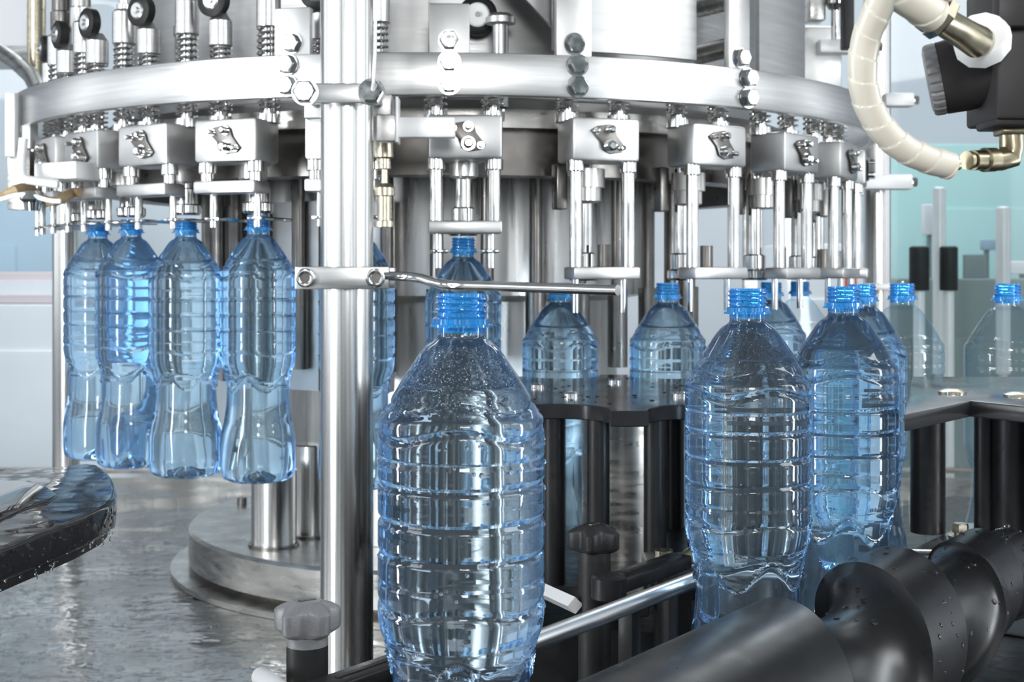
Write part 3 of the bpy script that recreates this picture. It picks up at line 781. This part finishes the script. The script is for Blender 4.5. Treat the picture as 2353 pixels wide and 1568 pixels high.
def bottle(label, mat, group=None, filled=True):
    r = thing('water_bottle', label, 'bottle', (0, 0, 0), 0, group)
    body_mesh().build('body', mat, r)
    neck_mesh().build('neck_finish', 'neck', r)
    return r
G = 'uncapped water bottles on the filling line'
def place(o, px, d, lab, raise_=0.0, rz=0.0, base=None):
    o.location = ((px - HX) * d / F, d, (BASE if base is None else base) + raise_); o.rotation_euler = (0, 0, rz); o['label'] = lab; return o

b1 = bottle('large uncapped blue bottle of water closest to us, filling the middle of the picture', 'pet', G)
b1.location = ((1060 - HX) * 0.706 / F, 0.706, BASE)
b2 = copy_tree(b1)
place(b2, 1718, 0.94, 'second largest uncapped bottle, dark and clear, rising behind the black screw', rz=R(14))
MB().drops(surf_drops(120, 0.06, 0.2), 2).build('condensation_drops', 'drop', b1)['kind'] = 'stuff'
MB().drops(inner_bubbles(2000, 0.030, 0.064, 0.00022, 0.0005), 1).build('air_bubbles', 'bubble', b1)['kind'] = 'stuff'
MB().drops(surf_drops(90, 0.06, 0.2), 1).build('condensation_drops', 'drop', b2)['kind'] = 'stuff'
MB().drops(inner_bubbles(1500, 0.030, 0.064, 0.0002, 0.0004), 1).build('air_bubbles', 'bubble', b2)['kind'] = 'stuff'

b3 = bottle('bright blue full bottle standing just right of the dark clear one', 'pet_far', G)
place(b3, 1938, 1.10, b3['label'], rz=R(-8))
far = [(1982, 1.37, 'full bottle mostly hidden behind the bright blue one, neck showing at its right', 0, 20),
       (HX + F * 0.1838 / 1.5418, 1.5418, 'full bottle in the starwheel pocket left of the dark clear bottle', 0, 5),
       (HX + F * 0.0572 / 1.5475, 1.5475, 'full bottle in the starwheel pocket beneath the end of the bent rod', 0, 33),
       (1772, 1.70, 'small full bottle peeping out behind the neck of the dark clear bottle', 0, 9)]
for px, d, lab, rs, rz in far: place(copy_tree(b3), px, d, lab, rs, R(rz))
# hanging bottles on the carousel
for f, lab, rs in ((-20.9, 'raised full bottle hanging nearest the pole, first of the four at left', 0.0812), (-31.9, 'second raised bottle from the pole, pale and clear, at left', 0.0795),
               (-42.8, 'third raised bottle from the pole, strongly blue with yellow glints', 0.0815), (-52.6, 'leftmost raised bottle, partly behind the strongly blue one', 0.0815),
               (-8.3, 'raised bottle half hidden behind the main pole, its right edge showing', 0.078), (4.2, 'raised bottle right behind the neck of the large front bottle', 0.0325 + 0.021)):
    o = copy_tree(b3); p = on(f, RB); o.location = (p.x, p.y, BASE + rs - 0.0); o.rotation_euler = (0, 0, R(f + 11)); o['label'] = lab
# empties on the right
e1 = bottle('empty clear bottle with blue neck behind the grey guide plate, left of two', 'thin_pet', 'empty bottles at right')
place(e1, 2073, 1.45, e1['label'], rz=R(4))
place(copy_tree(e1), 2315, 1.41, 'empty clear bottle with blue neck cut by the right picture edge', rz=R(40))
place(copy_tree(e1), 1838, 1.86, 'tiny distant empty bottle before the red post, only neck and shoulder showing', rz=R(10))

# ------------------------------------------------------------------ conveyor
U = V((0.6, 0.8, 0)); Nn = V((0.8, -0.6, 0))      # travel direction, and to the right of it
B2 = V((0.17, 0.94, 0))
def lin(s, off, z=0.0): 
    p = B2 + U * s + Nn * off; return V((p.x, p.y, CZ + z))
cv = thing('infeed_conveyor', 'dark conveyor deck carrying the standing bottles', 'conveyor', (0.4, 1.2, TZ + 0.0004))
deck = [lin(-0.62, -0.052), lin(-0.62, 0.30), V((1.15, 0.75, 0)), V((1.15, 1.72, 0)), V((0.66, 1.95, 0)), V((0.42, 1.75, 0)), V((0.02, 1.62, 0)), V((-0.09, 1.52, 0)), V((-0.09, 1.24, 0)), lin(0.26, -0.052)]
MB().prism([(p.x - 0.4, p.y - 1.2) for p in deck], 0.0, BASE - TZ - 0.0010).build('deck', 'black_plastic', cv)
QN = Matrix.Rotation(math.atan2(-0.6, 0.8), 3, 'Z')
for s in (-0.3, -0.225, -0.15, -0.02, 0.05):
    p = lin(s, -0.0532); MB().box((p.x - 0.4, p.y - 1.2, 0.056), (0.0024, 0.055, 0.108), QN).build('side_cover', 'rubber', cv, bevel=0.001)
for s in (-0.262, -0.187):
    p = lin(s, -0.0534); MB().box((p.x - 0.4, p.y - 1.2, 0.055), (0.0028, 0.015, 0.105), QN).build('brown_strip', 'brown', cv)
for s, z in ((-0.09, -0.40), (0.02, -0.385)): hexbolt(cv, lin(s, -0.062, z) - cv.location, -Nn, 0.007, 0.006)

# round guide rail with holders
rail = thing('guide_rail', 'round steel guide rail running behind the front bottle to the dark clear bottle', 'rail', lin(-0.2, -0.051, -0.345))
loc = rail.location
MB().tube([lin(-0.25, -0.051, -0.23) - loc, lin(0.03, -0.051, -0.23) - loc, lin(0.12, -0.051, -0.23) - loc], 0.0062, 24).build('rail_bar', 'brushed', rail)
for s_ in (-0.235, -0.06, 0.11):
    p = lin(s_, -0.0630, 0) - loc; p.z = 0
    MB().box((p.x, p.y, 0.047), (0.012, 0.012, 0.124), Matrix.Rotation(math.atan2(-0.6, 0.8), 3, 'Z')).build('rail_support', 'black_plastic', rail, bevel=0.001)

# star knobs on clamps
def knob(px, py_top, d, size, mat, label, zfoot):
    x = (px - HX) * d / F; zt = -(py_top - HY) * d / F
    r = thing('star_knob', label, 'knob', (x, d, zfoot)); h0 = CZ + zt - zfoot
    b = MB(); n = 80; prev = None; first = None; rr = size / 2
    hh = size * 0.5
    for (dz, q, lob) in ((0, 0.40, 0), (0.03, 0.46, 0.15), (0.14, 0.78, 0.8), (0.24, 0.95, 1.05), (0.29, 1.0, 1.1), (0.80, 1.0, 1.15), (0.86, 0.96, 1.15), (0.96, 0.78, .8), (1.0, 0.55, .2)):
        cur = []
        for i in range(n):
            th = 2 * PI * i / n
            lb = 1 - 0.30 * lob * (0.5 - 0.5 * math.cos(5 * th)) ** 1.0
            cur.append(b.bm.verts.new((rr * q * lb * math.sin(th), rr * q * lb * math.cos(th), h0 - hh * dz)))
        if prev: b.bridge(prev, cur)
        else: first = cur
        prev = cur
    b.bm.faces.new(first); b.bm.faces.new(prev)
    b.build('grip', mat, r, bevel=0.0)
    MB().turn((0, 0, h0 - hh * 1.28), (0, 0, 1), [(0, rr * 0.60), (hh * 0.3, rr * 0.60)], 48).build('collar', mat, r)
    MB().box((0, 0, h0 + 0.0002), (size * 0.26, size * 0.07, 0.0008), Matrix.Rotation(0.5, 3, 'Z')).build('cap_slot', 'dark_steel', r)
    MB().turn((0, 0, 0), (0, 0, 1), [(0, rr * 0.60), (h0 - hh * 1.28, rr * 0.60)], 48).build('stem', 'rubber', r)
    return r
k1 = knob(706, 1380, 0.86, 0.0455, 'knob_grey', 'grey star knob on a black stem beside the main pole', TZ)
k2 = knob(1366, 1205, 1.09, 0.0455, 'knob_black', 'black star knob beneath the starwheel right of the front bottle', TZ)
k1.rotation_euler = (0, 0, R(6)); k2.rotation_euler = (0, 0, R(22))
for i, (s0, s1, lab) in enumerate(((-0.27, -0.11, 'black clamp bar leaving the picture bottom right of the grey knob'), (0.085, 0.20, 'black clamp bar right of the black star knob'))):
    r = thing('rail_holder', lab, 'rail holder', lin((s0 + s1) / 2, -0.127, -0.275), math.atan2(0.8, 0.6))
    if i == 0: r.location = (W(780, 1575, 0.82) + W(960, 1500, 0.90)) / 2; r.location.z = CZ - 0.268
    else: r.location = (W(1400, 1342, 1.03) + W(1565, 1312, 1.12)) / 2; r.location.z = CZ - 0.252
    L_ = s1 - s0
    MB().box((0, 0, 0.006), (L_, 0.022, 0.012)).build('bar', 'black_plastic', r, bevel=0.002)
    MB().turn((-L_ / 2, 0, -0.004), (0, 0, 1), [(0, 0.013), (0.001, 0.014), (0.017, 0.014), (0.019, 0.012)], 32).build('clamp_eye', 'black_plastic', r)
    zz = r.location.z - TZ
    MB().box((L_ * 0.3, 0, -zz / 2), (0.016, 0.012, zz)).build('support_leg', 'black_plastic', r, bevel=0.001)
    MB().box((L_ * 0.02, 0, 0.0122), (L_ * 0.55, 0.004, 0.001)).build('slot', 'rubber', r)
cr = MB().tube([W(600, 1556, 0.86), W(660, 1600, 0.80)], 0.0065, 20).build('pin_rod', 'white_alu')
tag(cr, 'pale rod end poking up at the bottom edge left of the grey knob', 'rod')
tag(MB().tube([W(1235, 1352, 1.16), W(1322, 1392, 1.08)], 0.007, 4).build('square_bar', 'white_alu'), 'pale square bar between the front bottle and the black knob', 'bar')
sm_ = thing('fixing_plate', 'low steel fixing plate with socket screw behind the guide rail', 'plate', W(1545, 1277, 1.16))
MB().box((0, 0, -0.008), (0.05, 0.05, 0.012)).build('plate', 'base_steel', sm_, bevel=0.002)
MB().pipe((-0.008, 0, -0.002), (0, 0, 1), 0.009, 0.0045, 0.007, 28).build('socket_screw', 'fitting', sm_)
MB().turn((0.02, 0, -0.002), (0, 0, 1), [(0, 0.014), (0.006, 0.010), (0.01, 0.004)], 28).build('dome_nut', 'fitting', sm_)
MB().box((0, 0, -(sm_.location.z - TZ) / 2 - 0.007), (0.03, 0.03, sm_.location.z - TZ - 0.014)).build('block', 'black_plastic', sm_)

# ------------------------------------------------------------------ starwheel
SC = V((0.112, 1.35, 0)); SR = 0.205; NP = 10
SROT = R(-2.5)
def star_poly(r0=0.207, pr=0.0475, n=14):
    pts = []
    for k in range(NP):
        a = -PI / 2 + 2 * PI * (k + 0.5) / NP + SROT            # pocket direction
        for i in range(n + 1):
            th = a + PI + R(86) * (1 - 2 * i / n)
            pts.append((SR * math.cos(a) + pr * math.cos(th), SR * math.sin(a) + pr * math.sin(th)))
        a2 = a + PI / NP
        for q in (-0.045, 0.045): pts.append((r0 * math.cos(a2 + q), r0 * math.sin(a2 + q)))
    return pts
star = thing('starwheel', 'black plastic starwheel with scalloped pockets for bottles beside the carousel', 'starwheel', (SC.x, SC.y, BASE))
hs = CZ - 0.12 - BASE
sp_ = star_poly()
up_ = MB(); up_.prism(sp_, hs - 0.014, hs); up_.build('upper_plate', 'grey_plastic', star, bevel=0.001, seg=1)
lo_ = MB(); lo_.prism(sp_, 0.030, 0.042); lo_.build('lower_plate', 'black_plastic', star, bevel=0.001, seg=1)
for k in range(NP):
    a = -PI / 2 + 2 * PI * k / NP + SROT
    for q in (-0.026, 0.026):
        px_, py_ = 0.150 * math.cos(a) - q * math.sin(a), 0.150 * math.sin(a) + q * math.cos(a)
        MB().cyl((px_, py_, 0.042), (px_, py_, hs - 0.014), 0.0105, n=28).build('spacer', 'black_plastic', star)
MB().turn((0, 0, 0), (0, 0, 1), [(0, 0.05), (0.030, 0.05), (0.030, 0.04), (hs - 0.014, 0.04)], 48).build('hub', 'base_steel', star)
for k in range(5):
    a = 2 * PI * k / 5 + 0.3
    MB().turn((0.09 * math.cos(a), 0.09 * math.sin(a), hs), (0, 0, 1), [(0, 0.008), (0.003, 0.008), (0.005, 0.005)], 24).build('cap_screw', 'chrome', star)
it = []
for k in range(90):
    a = random.uniform(0, 2 * PI); q = random.uniform(0.05, 0.155)
    it.append((V((q * math.cos(a), q * math.sin(a), hs)), random.uniform(0.0008, 0.0028), (0, 0, 1), 0.4))
MB().drops(it, 2).build('water_drops', 'drop', star)['kind'] = 'stuff'

# grey guide plate on the right, on dark pillars
GZ = -0.105
gp_ = thing('guide_plate', 'grey angular guide plate on thick dark pillars at the right edge', 'guide plate', (0.5, 1.2, BASE))
P2 = [W(2078, 952, 1), W(2231, 921, 1), W(2560, 955, 1), W(2560, 866, 1), W(2096, 866, 1)]
poly = []
for p in P2:
    tt = -GZ / (CZ - p.z); poly.append((p.x * tt - 0.5, tt - 1.2))
hg = CZ + GZ - BASE
MB().prism(poly, hg - 0.0135, hg).build('plate', 'grey_plastic', gp_, bevel=0.0012)
for px, d, rr in ((2132, 1.31, 0.017), (2262, 1.30, 0.010), (2325, 1.29, 0.019), (2420, 1.25, 0.018)):
    x = (px - HX) * d / F - 0.5
    MB().cyl((x, d - 1.2, CZ - 0.2590 - BASE), (x, d - 1.2, hg - 0.0135), rr).build('pillar', 'black_plastic', gp_)
for px, py in ((2188, 905), (2340, 912)):
    p = W(px, py, 1); tt = -GZ / (CZ - p.z)
    MB().turn((p.x * tt - 0.5, tt - 1.2, hg), (0, 0, 1), [(0, 0.012), (0.002, 0.012), (0.004, 0.007)], 28).build('flat_screw', 'fitting', gp_)
# bracket with bolt under it
bz = -0.260
fp = thing('steel_bracket', 'dull steel bracket plate with a bright hex bolt above the black screw', 'bracket', (0.45, 1.1, BASE))
P3 = [W(2095, 1262, 1), W(2222, 1202, 1), W(2640, 1206, 1), W(2640, 1300, 1), W(2340, 1268, 1)]
poly = []
for p in P3:
    tt = -bz / (CZ - p.z); poly.append((p.x * tt - 0.45, tt - 1.1))
hq = CZ + bz - BASE
MB().prism(poly, hq - 0.006, hq).build('plate', 'base_steel', fp, bevel=0.001)
p = W(2207, 1235, 1); tt = -bz / (CZ - p.z)
MB().turn((p.x * tt - 0.45, tt - 1.1, hq), (0, 0, 1), [(0, 0.012), (0.002, 0.012), (0.002, 0.006), (0.005, 0.006)], 28).build('washer', 'fitting', fp)
hexbolt(fp, (p.x * tt - 0.45, tt - 1.1, hq + 0.004), (0, 0, 1), 0.008, 0.009, washer=False, mat='fitting')
p = V((0.56, 1.30))
MB().box((p.x - 0.45, p.y - 1.1, (hq - 0.006) / 2), (0.02, 0.02, hq - 0.006)).build('leg', 'black_plastic', fp)

# ------------------------------------------------------------------ timing screw
WZ = -0.260; WOFF = 0.085; WR = 0.060; PITCH = 0.193
wscr = thing('timing_screw', 'large black plastic timing screw with deep rounded groove crossing the lower right corner', 'screw conveyor', lin(0, WOFF, WZ), math.atan2(0.8, 0.6))
b = MB(); nth = 144; S0, S1 = -0.60, 0.34
DEP = 0.027; NROW = 96; DQ = PITCH / NROW; HWD = 31 * DQ
def worm_q(q, u, s):
    """radius: q counts along the unrolled groove, u is the turn fraction from the underside, the pocket faces the bottles at u=0.25"""
    W0 = WR - 0.017 * max(0.0, min(1.0, (s - 0.105) / 0.09)); k0 = round(q / PITCH)
    if k0 >= 0 and abs(q - k0 * PITCH) < HWD - 1e-6:
        v = abs(q - k0 * PITCH) / HWD; rr = W0 - (DEP + W0 - WR) * math.sqrt(max(0, 1 - v ** 2))
        if k0 == 0: rr = W0 - (W0 - rr) * min(1, max(0, (1 - u) / 0.12))
        return rr
    return W0
def worm_r(s, u): return worm_q(s + PITCH * (u - 0.25), u, s)
i0, i1 = int((S0 - 0.05) / DQ) - 1, int((S1 + 0.15) / DQ) + 1
rows = {}
for i in range(i0, i1 + 1):
    cur = []
    for j in range(nth):
        u = j / nth; s = max(S0, min(S1, i * DQ - PITCH * (u - 0.25))); a = 2 * PI * u
        rr = worm_q(i * DQ, u, s) if S0 < s < S1 else worm_r(s, u)
        cur.append(b.bm.verts.new((s, rr * math.sin(a), -rr * math.cos(a))))
    rows[i] = cur
for i in range(i0, i1):
    for j in range(nth - 1):
        b.bm.faces.new((rows[i][j], rows[i][j + 1], rows[i + 1][j + 1], rows[i + 1][j]))
    if i - NROW >= i0: b.bm.faces.new((rows[i][nth - 1], rows[i - NROW][0], rows[i - NROW + 1][0], rows[i + 1][nth - 1]))
bmesh.ops.remove_doubles(b.bm, verts=b.bm.verts, dist=1e-5)
for e_ in (S0, S1):
    es = [e for e in b.bm.edges if e.is_boundary and all(abs(v.co.x - e_) < 1e-4 for v in e.verts)]
    bmesh.ops.edgeloop_fill(b.bm, edges=es)
wb = b.build('screw_body', 'worm', wscr)
MB().cyl((S1, 0, 0), (S1 + 0.06, 0, 0), 0.012).build('shaft', 'pole', wscr)
pb = MB().box((S1 + 0.042, 0, (BASE - CZ - WZ) / 2 + 0.01), (0.02, 0.05, -(BASE - CZ - WZ) + 0.02)); pb.build('bearing_block', 'matte_steel', wscr, bevel=0.003)
it = []
for k in range(170):
    s = random.uniform(-0.04, 0.40); u = random.uniform(0.40, 0.78)
    a = 2 * PI * u; rr = worm_r(s, u)
    q = random.choice((0.0009, 0.0011, 0.0014, 0.0018, 0.0024)) * random.uniform(.8, 1.2)
    it.append((V((s, rr * math.sin(a), -rr * math.cos(a))), q, (0, math.sin(a), -math.cos(a)), 0.5))
MB().drops(it, 2).build('water_drops', 'drop', wscr)['kind'] = 'stuff'

# ------------------------------------------------------------------ wet black guide at left
LZ = -0.165
outline = [(-420, 1100), (0, 1083), (110, 1076), (200, 1066), (226, 1069), (246, 1082), (262, 1103), (269, 1125), (266, 1146), (248, 1163), (190, 1191), (110, 1222), (0, 1264), (-160, 1345), (-420, 1480)]
wp = [W(x, y, 1) for x, y in outline]; poly = []
for p in wp:
    tt = -LZ / (CZ - p.z); poly.append((p.x * tt, tt))
cx, cy = -0.42, 0.93
lg = thing('curved_guide', 'wet glossy black plastic guide with rounded nose jutting in from the left', 'guide', (cx, cy, TZ + 0.0005))
hl = CZ + LZ - TZ
MB().prism([(x - cx, y - cy) for x, y in poly], hl - 0.022, hl).build('guide_plate', 'wet_black', lg, bevel=0.004, seg=4, ang=50)
inner = [((x - cx) * 0.985 - 0.004, (y - cy) * 0.985) for x, y in poly]
MB().prism(inner, hl - 0.029, hl - 0.021).build('lower_layer', 'rubber', lg, bevel=0.001)
MB().cyl((-0.12, -0.0, 0), (-0.12, 0.0, hl - 0.028), 0.015).build('support_stem', 'base_steel', lg)
pool = []
pp_ = [(-300, 1130), (-20, 1108), (60, 1112), (110, 1126), (132, 1142), (112, 1158), (60, 1172), (0, 1200), (-300, 1330)]
for x, y in pp_:
    p = W(x, y, 1); tt = -LZ / (CZ - p.z); pool.append((p.x * tt - cx, tt - cy))
MB().prism(pool, hl - 0.001, hl + 0.0016).build('standing_water', 'drop', lg, bevel=0.0013, seg=3)
it = []
for k in range(150):
    i = random.randrange(8, 13); a, b_ = poly[i], poly[i + 1] if i + 1 < len(poly) else poly[i]; s = random.random()
    x, y = a[0] + (b_[0] - a[0]) * s - cx, a[1] + (b_[1] - a[1]) * s - cy
    nx, ny = (b_[1] - a[1]), -(b_[0] - a[0]); ln = math.hypot(nx, ny) + 1e-9
    it.append((V((x, y, hl - random.uniform(0.004, 0.027))), random.uniform(0.0005, 0.0016), (-nx / ln, -ny / ln, 0), 0.5))
for k in range(36):
    s = random.random(); x = -0.22 + 0.30 * s; y = -0.10 + random.random() * 0.13
    it.append((V((x * 0.5 - 0.0, y, hl)), random.uniform(0.0006, 0.0018), (0, 0, 1), 0.4))
MB().drops(it, 2).build('water_drops', 'drop', lg)['kind'] = 'stuff'

# ------------------------------------------------------------------ pneumatic regulator with hose, top right
D = 0.62
kd = D / F
rg = thing('pressure_regulator', 'black pneumatic regulator with ribbed dial hanging in the top right corner', 'regulator', W(2300, 140, D + 0.02))
o_ = rg.location
def L(px, py, d): return W(px, py, d) - o_
ax = (W(2160, 175, D) - W(2330, 150, D + 0.02)); ax = V((ax.x, 0.014, ax.z)).normalized()
MB().box(L(2325, 130, D + 0.035), (150 * kd, 0.045, 330 * kd)).build('body', 'regulator', rg, bevel=0.002)
MB().turn(L(2300, 150, D + 0.035), ax, [(0, 88 * kd), (90 * kd, 92 * kd), (140 * kd, 89 * kd)], 64).build('bonnet', 'regulator', rg)
dial = MB(); n = 96; prev = None; a_, bb_ = frame(ax); p0 = L(2300, 150, D + 0.035) + ax * 138 * kd
for h, q in ((0, 78), (3, 87), (8, 89), (26, 88), (32, 84), (36, 70)):
    cur = [dial.bm.verts.new(p0 + ax * h * kd + (a_ * math.cos(2 * PI * i / n) + bb_ * math.sin(2 * PI * i / n)) * (q - (5 if i % 4 == 0 and 4 < h < 34 else 0)) * kd) for i in range(n)]
    if prev: dial.bridge(prev, cur)
    else: dial.bm.faces.new(cur)
    prev = cur
dial.bm.faces.new(prev); dial.build('ribbed_dial', 'knob_grey', rg)
MB().box(L(2312, 262, D + 0.030), (98 * kd, 0.030, 72 * kd)).build('outlet_block', 'regulator', rg, bevel=0.0015)
MB().box(L(2325, 20, D + 0.010), (78 * kd, 0.01, 90 * kd)).build('cover', 'regulator', rg, bevel=0.001)
wn = L(2256, 92, D + 0.010); axw = V((-0.45, -0.80, 0.40)).normalized()
MB().turn(wn, axw, [(-0.004, 66 * kd), (0.003, 66 * kd), (0.005, 60 * kd)], 11).build('nylon_nut', 'white_plastic', rg)
elb = [wn + axw * 0.003, wn + axw * 0.014 + V((-0.0008, 0, 0.0008))]
e_end = L(2172, 52, D - 0.008)
mid = L(2246, 96, D - 0.010)
MB().tube([wn, wn * 0.5 + mid * 0.5, mid, mid * 0.6 + e_end * 0.4, e_end], 37 * kd, 28, rf=lambda i: (30, 34, 37, 34, 33)[i] * kd).build('elbow', 'fitting', rg)
dd = (L(2050, -40, D - 0.01) - e_end).normalized()
MB().turn(e_end - dd * 2 * kd, dd, [(0, 44 * kd), (4 * kd, 50 * kd), (24 * kd, 50 * kd), (26 * kd, 44 * kd)], 6).build('hex_nut', 'fitting', rg)
kn = MB(); prev = None; a_, bb_ = frame(dd); n = 72
for h, q in ((24, 40), (28, 47), (48, 47), (52, 42)):
    cur = [kn.bm.verts.new(e_end + dd * h * kd + (a_ * math.cos(2 * PI * i / n) + bb_ * math.sin(2 * PI * i / n)) * (q - (2 if i % 2 else 0)) * kd) for i in range(n)]
    if prev: kn.bridge(prev, cur)
    else: kn.bm.faces.new(cur)
    prev = cur
kn.bm.faces.new(prev); kn.build('knurled_collar', 'brass', rg)
# lower elbow
MB().box(L(2321, 303, D + 0.03), (60 * kd, 0.014, 18 * kd)).build('port_nut', 'brass', rg, bevel=0.001)
MB().tube([L(2323, 300, D + 0.03), L(2324, 340, D + 0.03), L(2320, 362, D + 0.03), L(2300, 367, D + 0.028), L(2272, 369, D + 0.024)], 0.005, 24, rf=lambda i: (27, 28, 29, 27, 26)[i] * kd).build('lower_elbow', 'brass', rg)
dl = (L(2180, 370, D + 0.01) - L(2290, 367, D + 0.026)).normalized()
MB().turn(L(2284, 367, D + 0.026), dl, [(0, 24 * kd), (1 * kd, 29 * kd), (34 * kd, 29 * kd), (37 * kd, 24 * kd), (74 * kd, 24 * kd), (76 * kd, 16 * kd), (82 * kd, 16 * kd), (83 * kd, 22 * kd), (93 * kd, 22 * kd)], 32).build('push_in_fitting', 'brass', rg)

def catmull(P, m=10):
    out = []
    for i in range(len(P) - 1):
        p0, p1, p2, p3 = P[max(i - 1, 0)], P[i], P[i + 1], P[min(i + 2, len(P) - 1)]
        for j in range(m):
            t = j / m
            out.append(0.5 * ((2 * p1) + (p2 - p0) * t + (2 * p0 - 5 * p1 + 4 * p2 - p3) * t ** 2 + (3 * p1 - p0 - 3 * p2 + p3) * t ** 3))
    out.append(P[-1]); return out
def wrapped(P, rad, turn, gap=0.05):
    """spiral wrap: ribbon steps along the hose"""
    pts = catmull(P, 26); b = MB(); n = 48; prev = None; u = None; s = 0; last = pts[0]
    for i, p in enumerate(pts):
        d = (pts[min(i + 1, len(pts) - 1)] - pts[max(i - 1, 0)]).normalized()
        if u is None: u, _ = frame(d)
        u = (u - d * u.dot(d)).normalized(); v = d.cross(u); s += (p - last).length; last = p
        cur = []
        for j in range(n):
            th = 2 * PI * j / n
            ph = (s / turn + j / n) % 1.0
            rr = rad * (1.035 - 0.07 * ph)
            if ph < 0.045: rr = rad * (0.955)
            cur.append(b.bm.verts.new(p + (u * math.cos(th) + v * math.sin(th)) * rr))
        if prev: b.bridge(prev, cur)
        else: b.bm.faces.new(cur[::-1])
        prev = cur
    b.bm.faces.new(prev); return b
Ph = [W(2056, -60, D - 0.03), W(2018, 20, D - 0.02), W(1990, 90, D - 0.012), W(1981, 160, D - 0.008), W(1990, 225, D - 0.004), W(2022, 290, D), W(2072, 338, D + 0.004), W(2130, 366, D + 0.008), W(2184, 381, D + 0.012)]
h1 = thing('spiral_wrapped_hose', 'cream spiral wrapped air hose looping down to the brass elbow fitting', 'hose', Ph[4])
wrapped([p - Ph[4] for p in Ph], 33 * kd, 54 * kd).build('spiral_wrap', 'hose', h1)
MB().tube([Ph[-2] - Ph[4], Ph[-1] - Ph[4], W(2198, 376, D + 0.014) - Ph[4]], 17 * kd, 24).build('inner_hose', 'fitting', h1)
Pi = [W(1990, -60, D - 0.035), W(2060, -14, D - 0.028), W(2130, 26, D - 0.018), W(2152, 42, D - 0.014)]
Pi = [W(2010, -70, D - 0.03), W(2062, -22, D - 0.024), W(2112, 14, D - 0.018), W(2146, 36, D - 0.013)]
h2 = thing('air_hose', 'cream hose entering the knurled nut of the regulator at the top edge', 'hose', Pi[2])
wrapped([p - Pi[2] for p in Pi], 40 * kd, 90 * kd).build('hose_sleeve', 'hose', h2)
MB().tube([W(2110, 40, D + 0.012) - Pi[2], W(2150, 78, D + 0.014) - Pi[2]], 0.002, 12).build('hose_clip', 'fitting', h2)
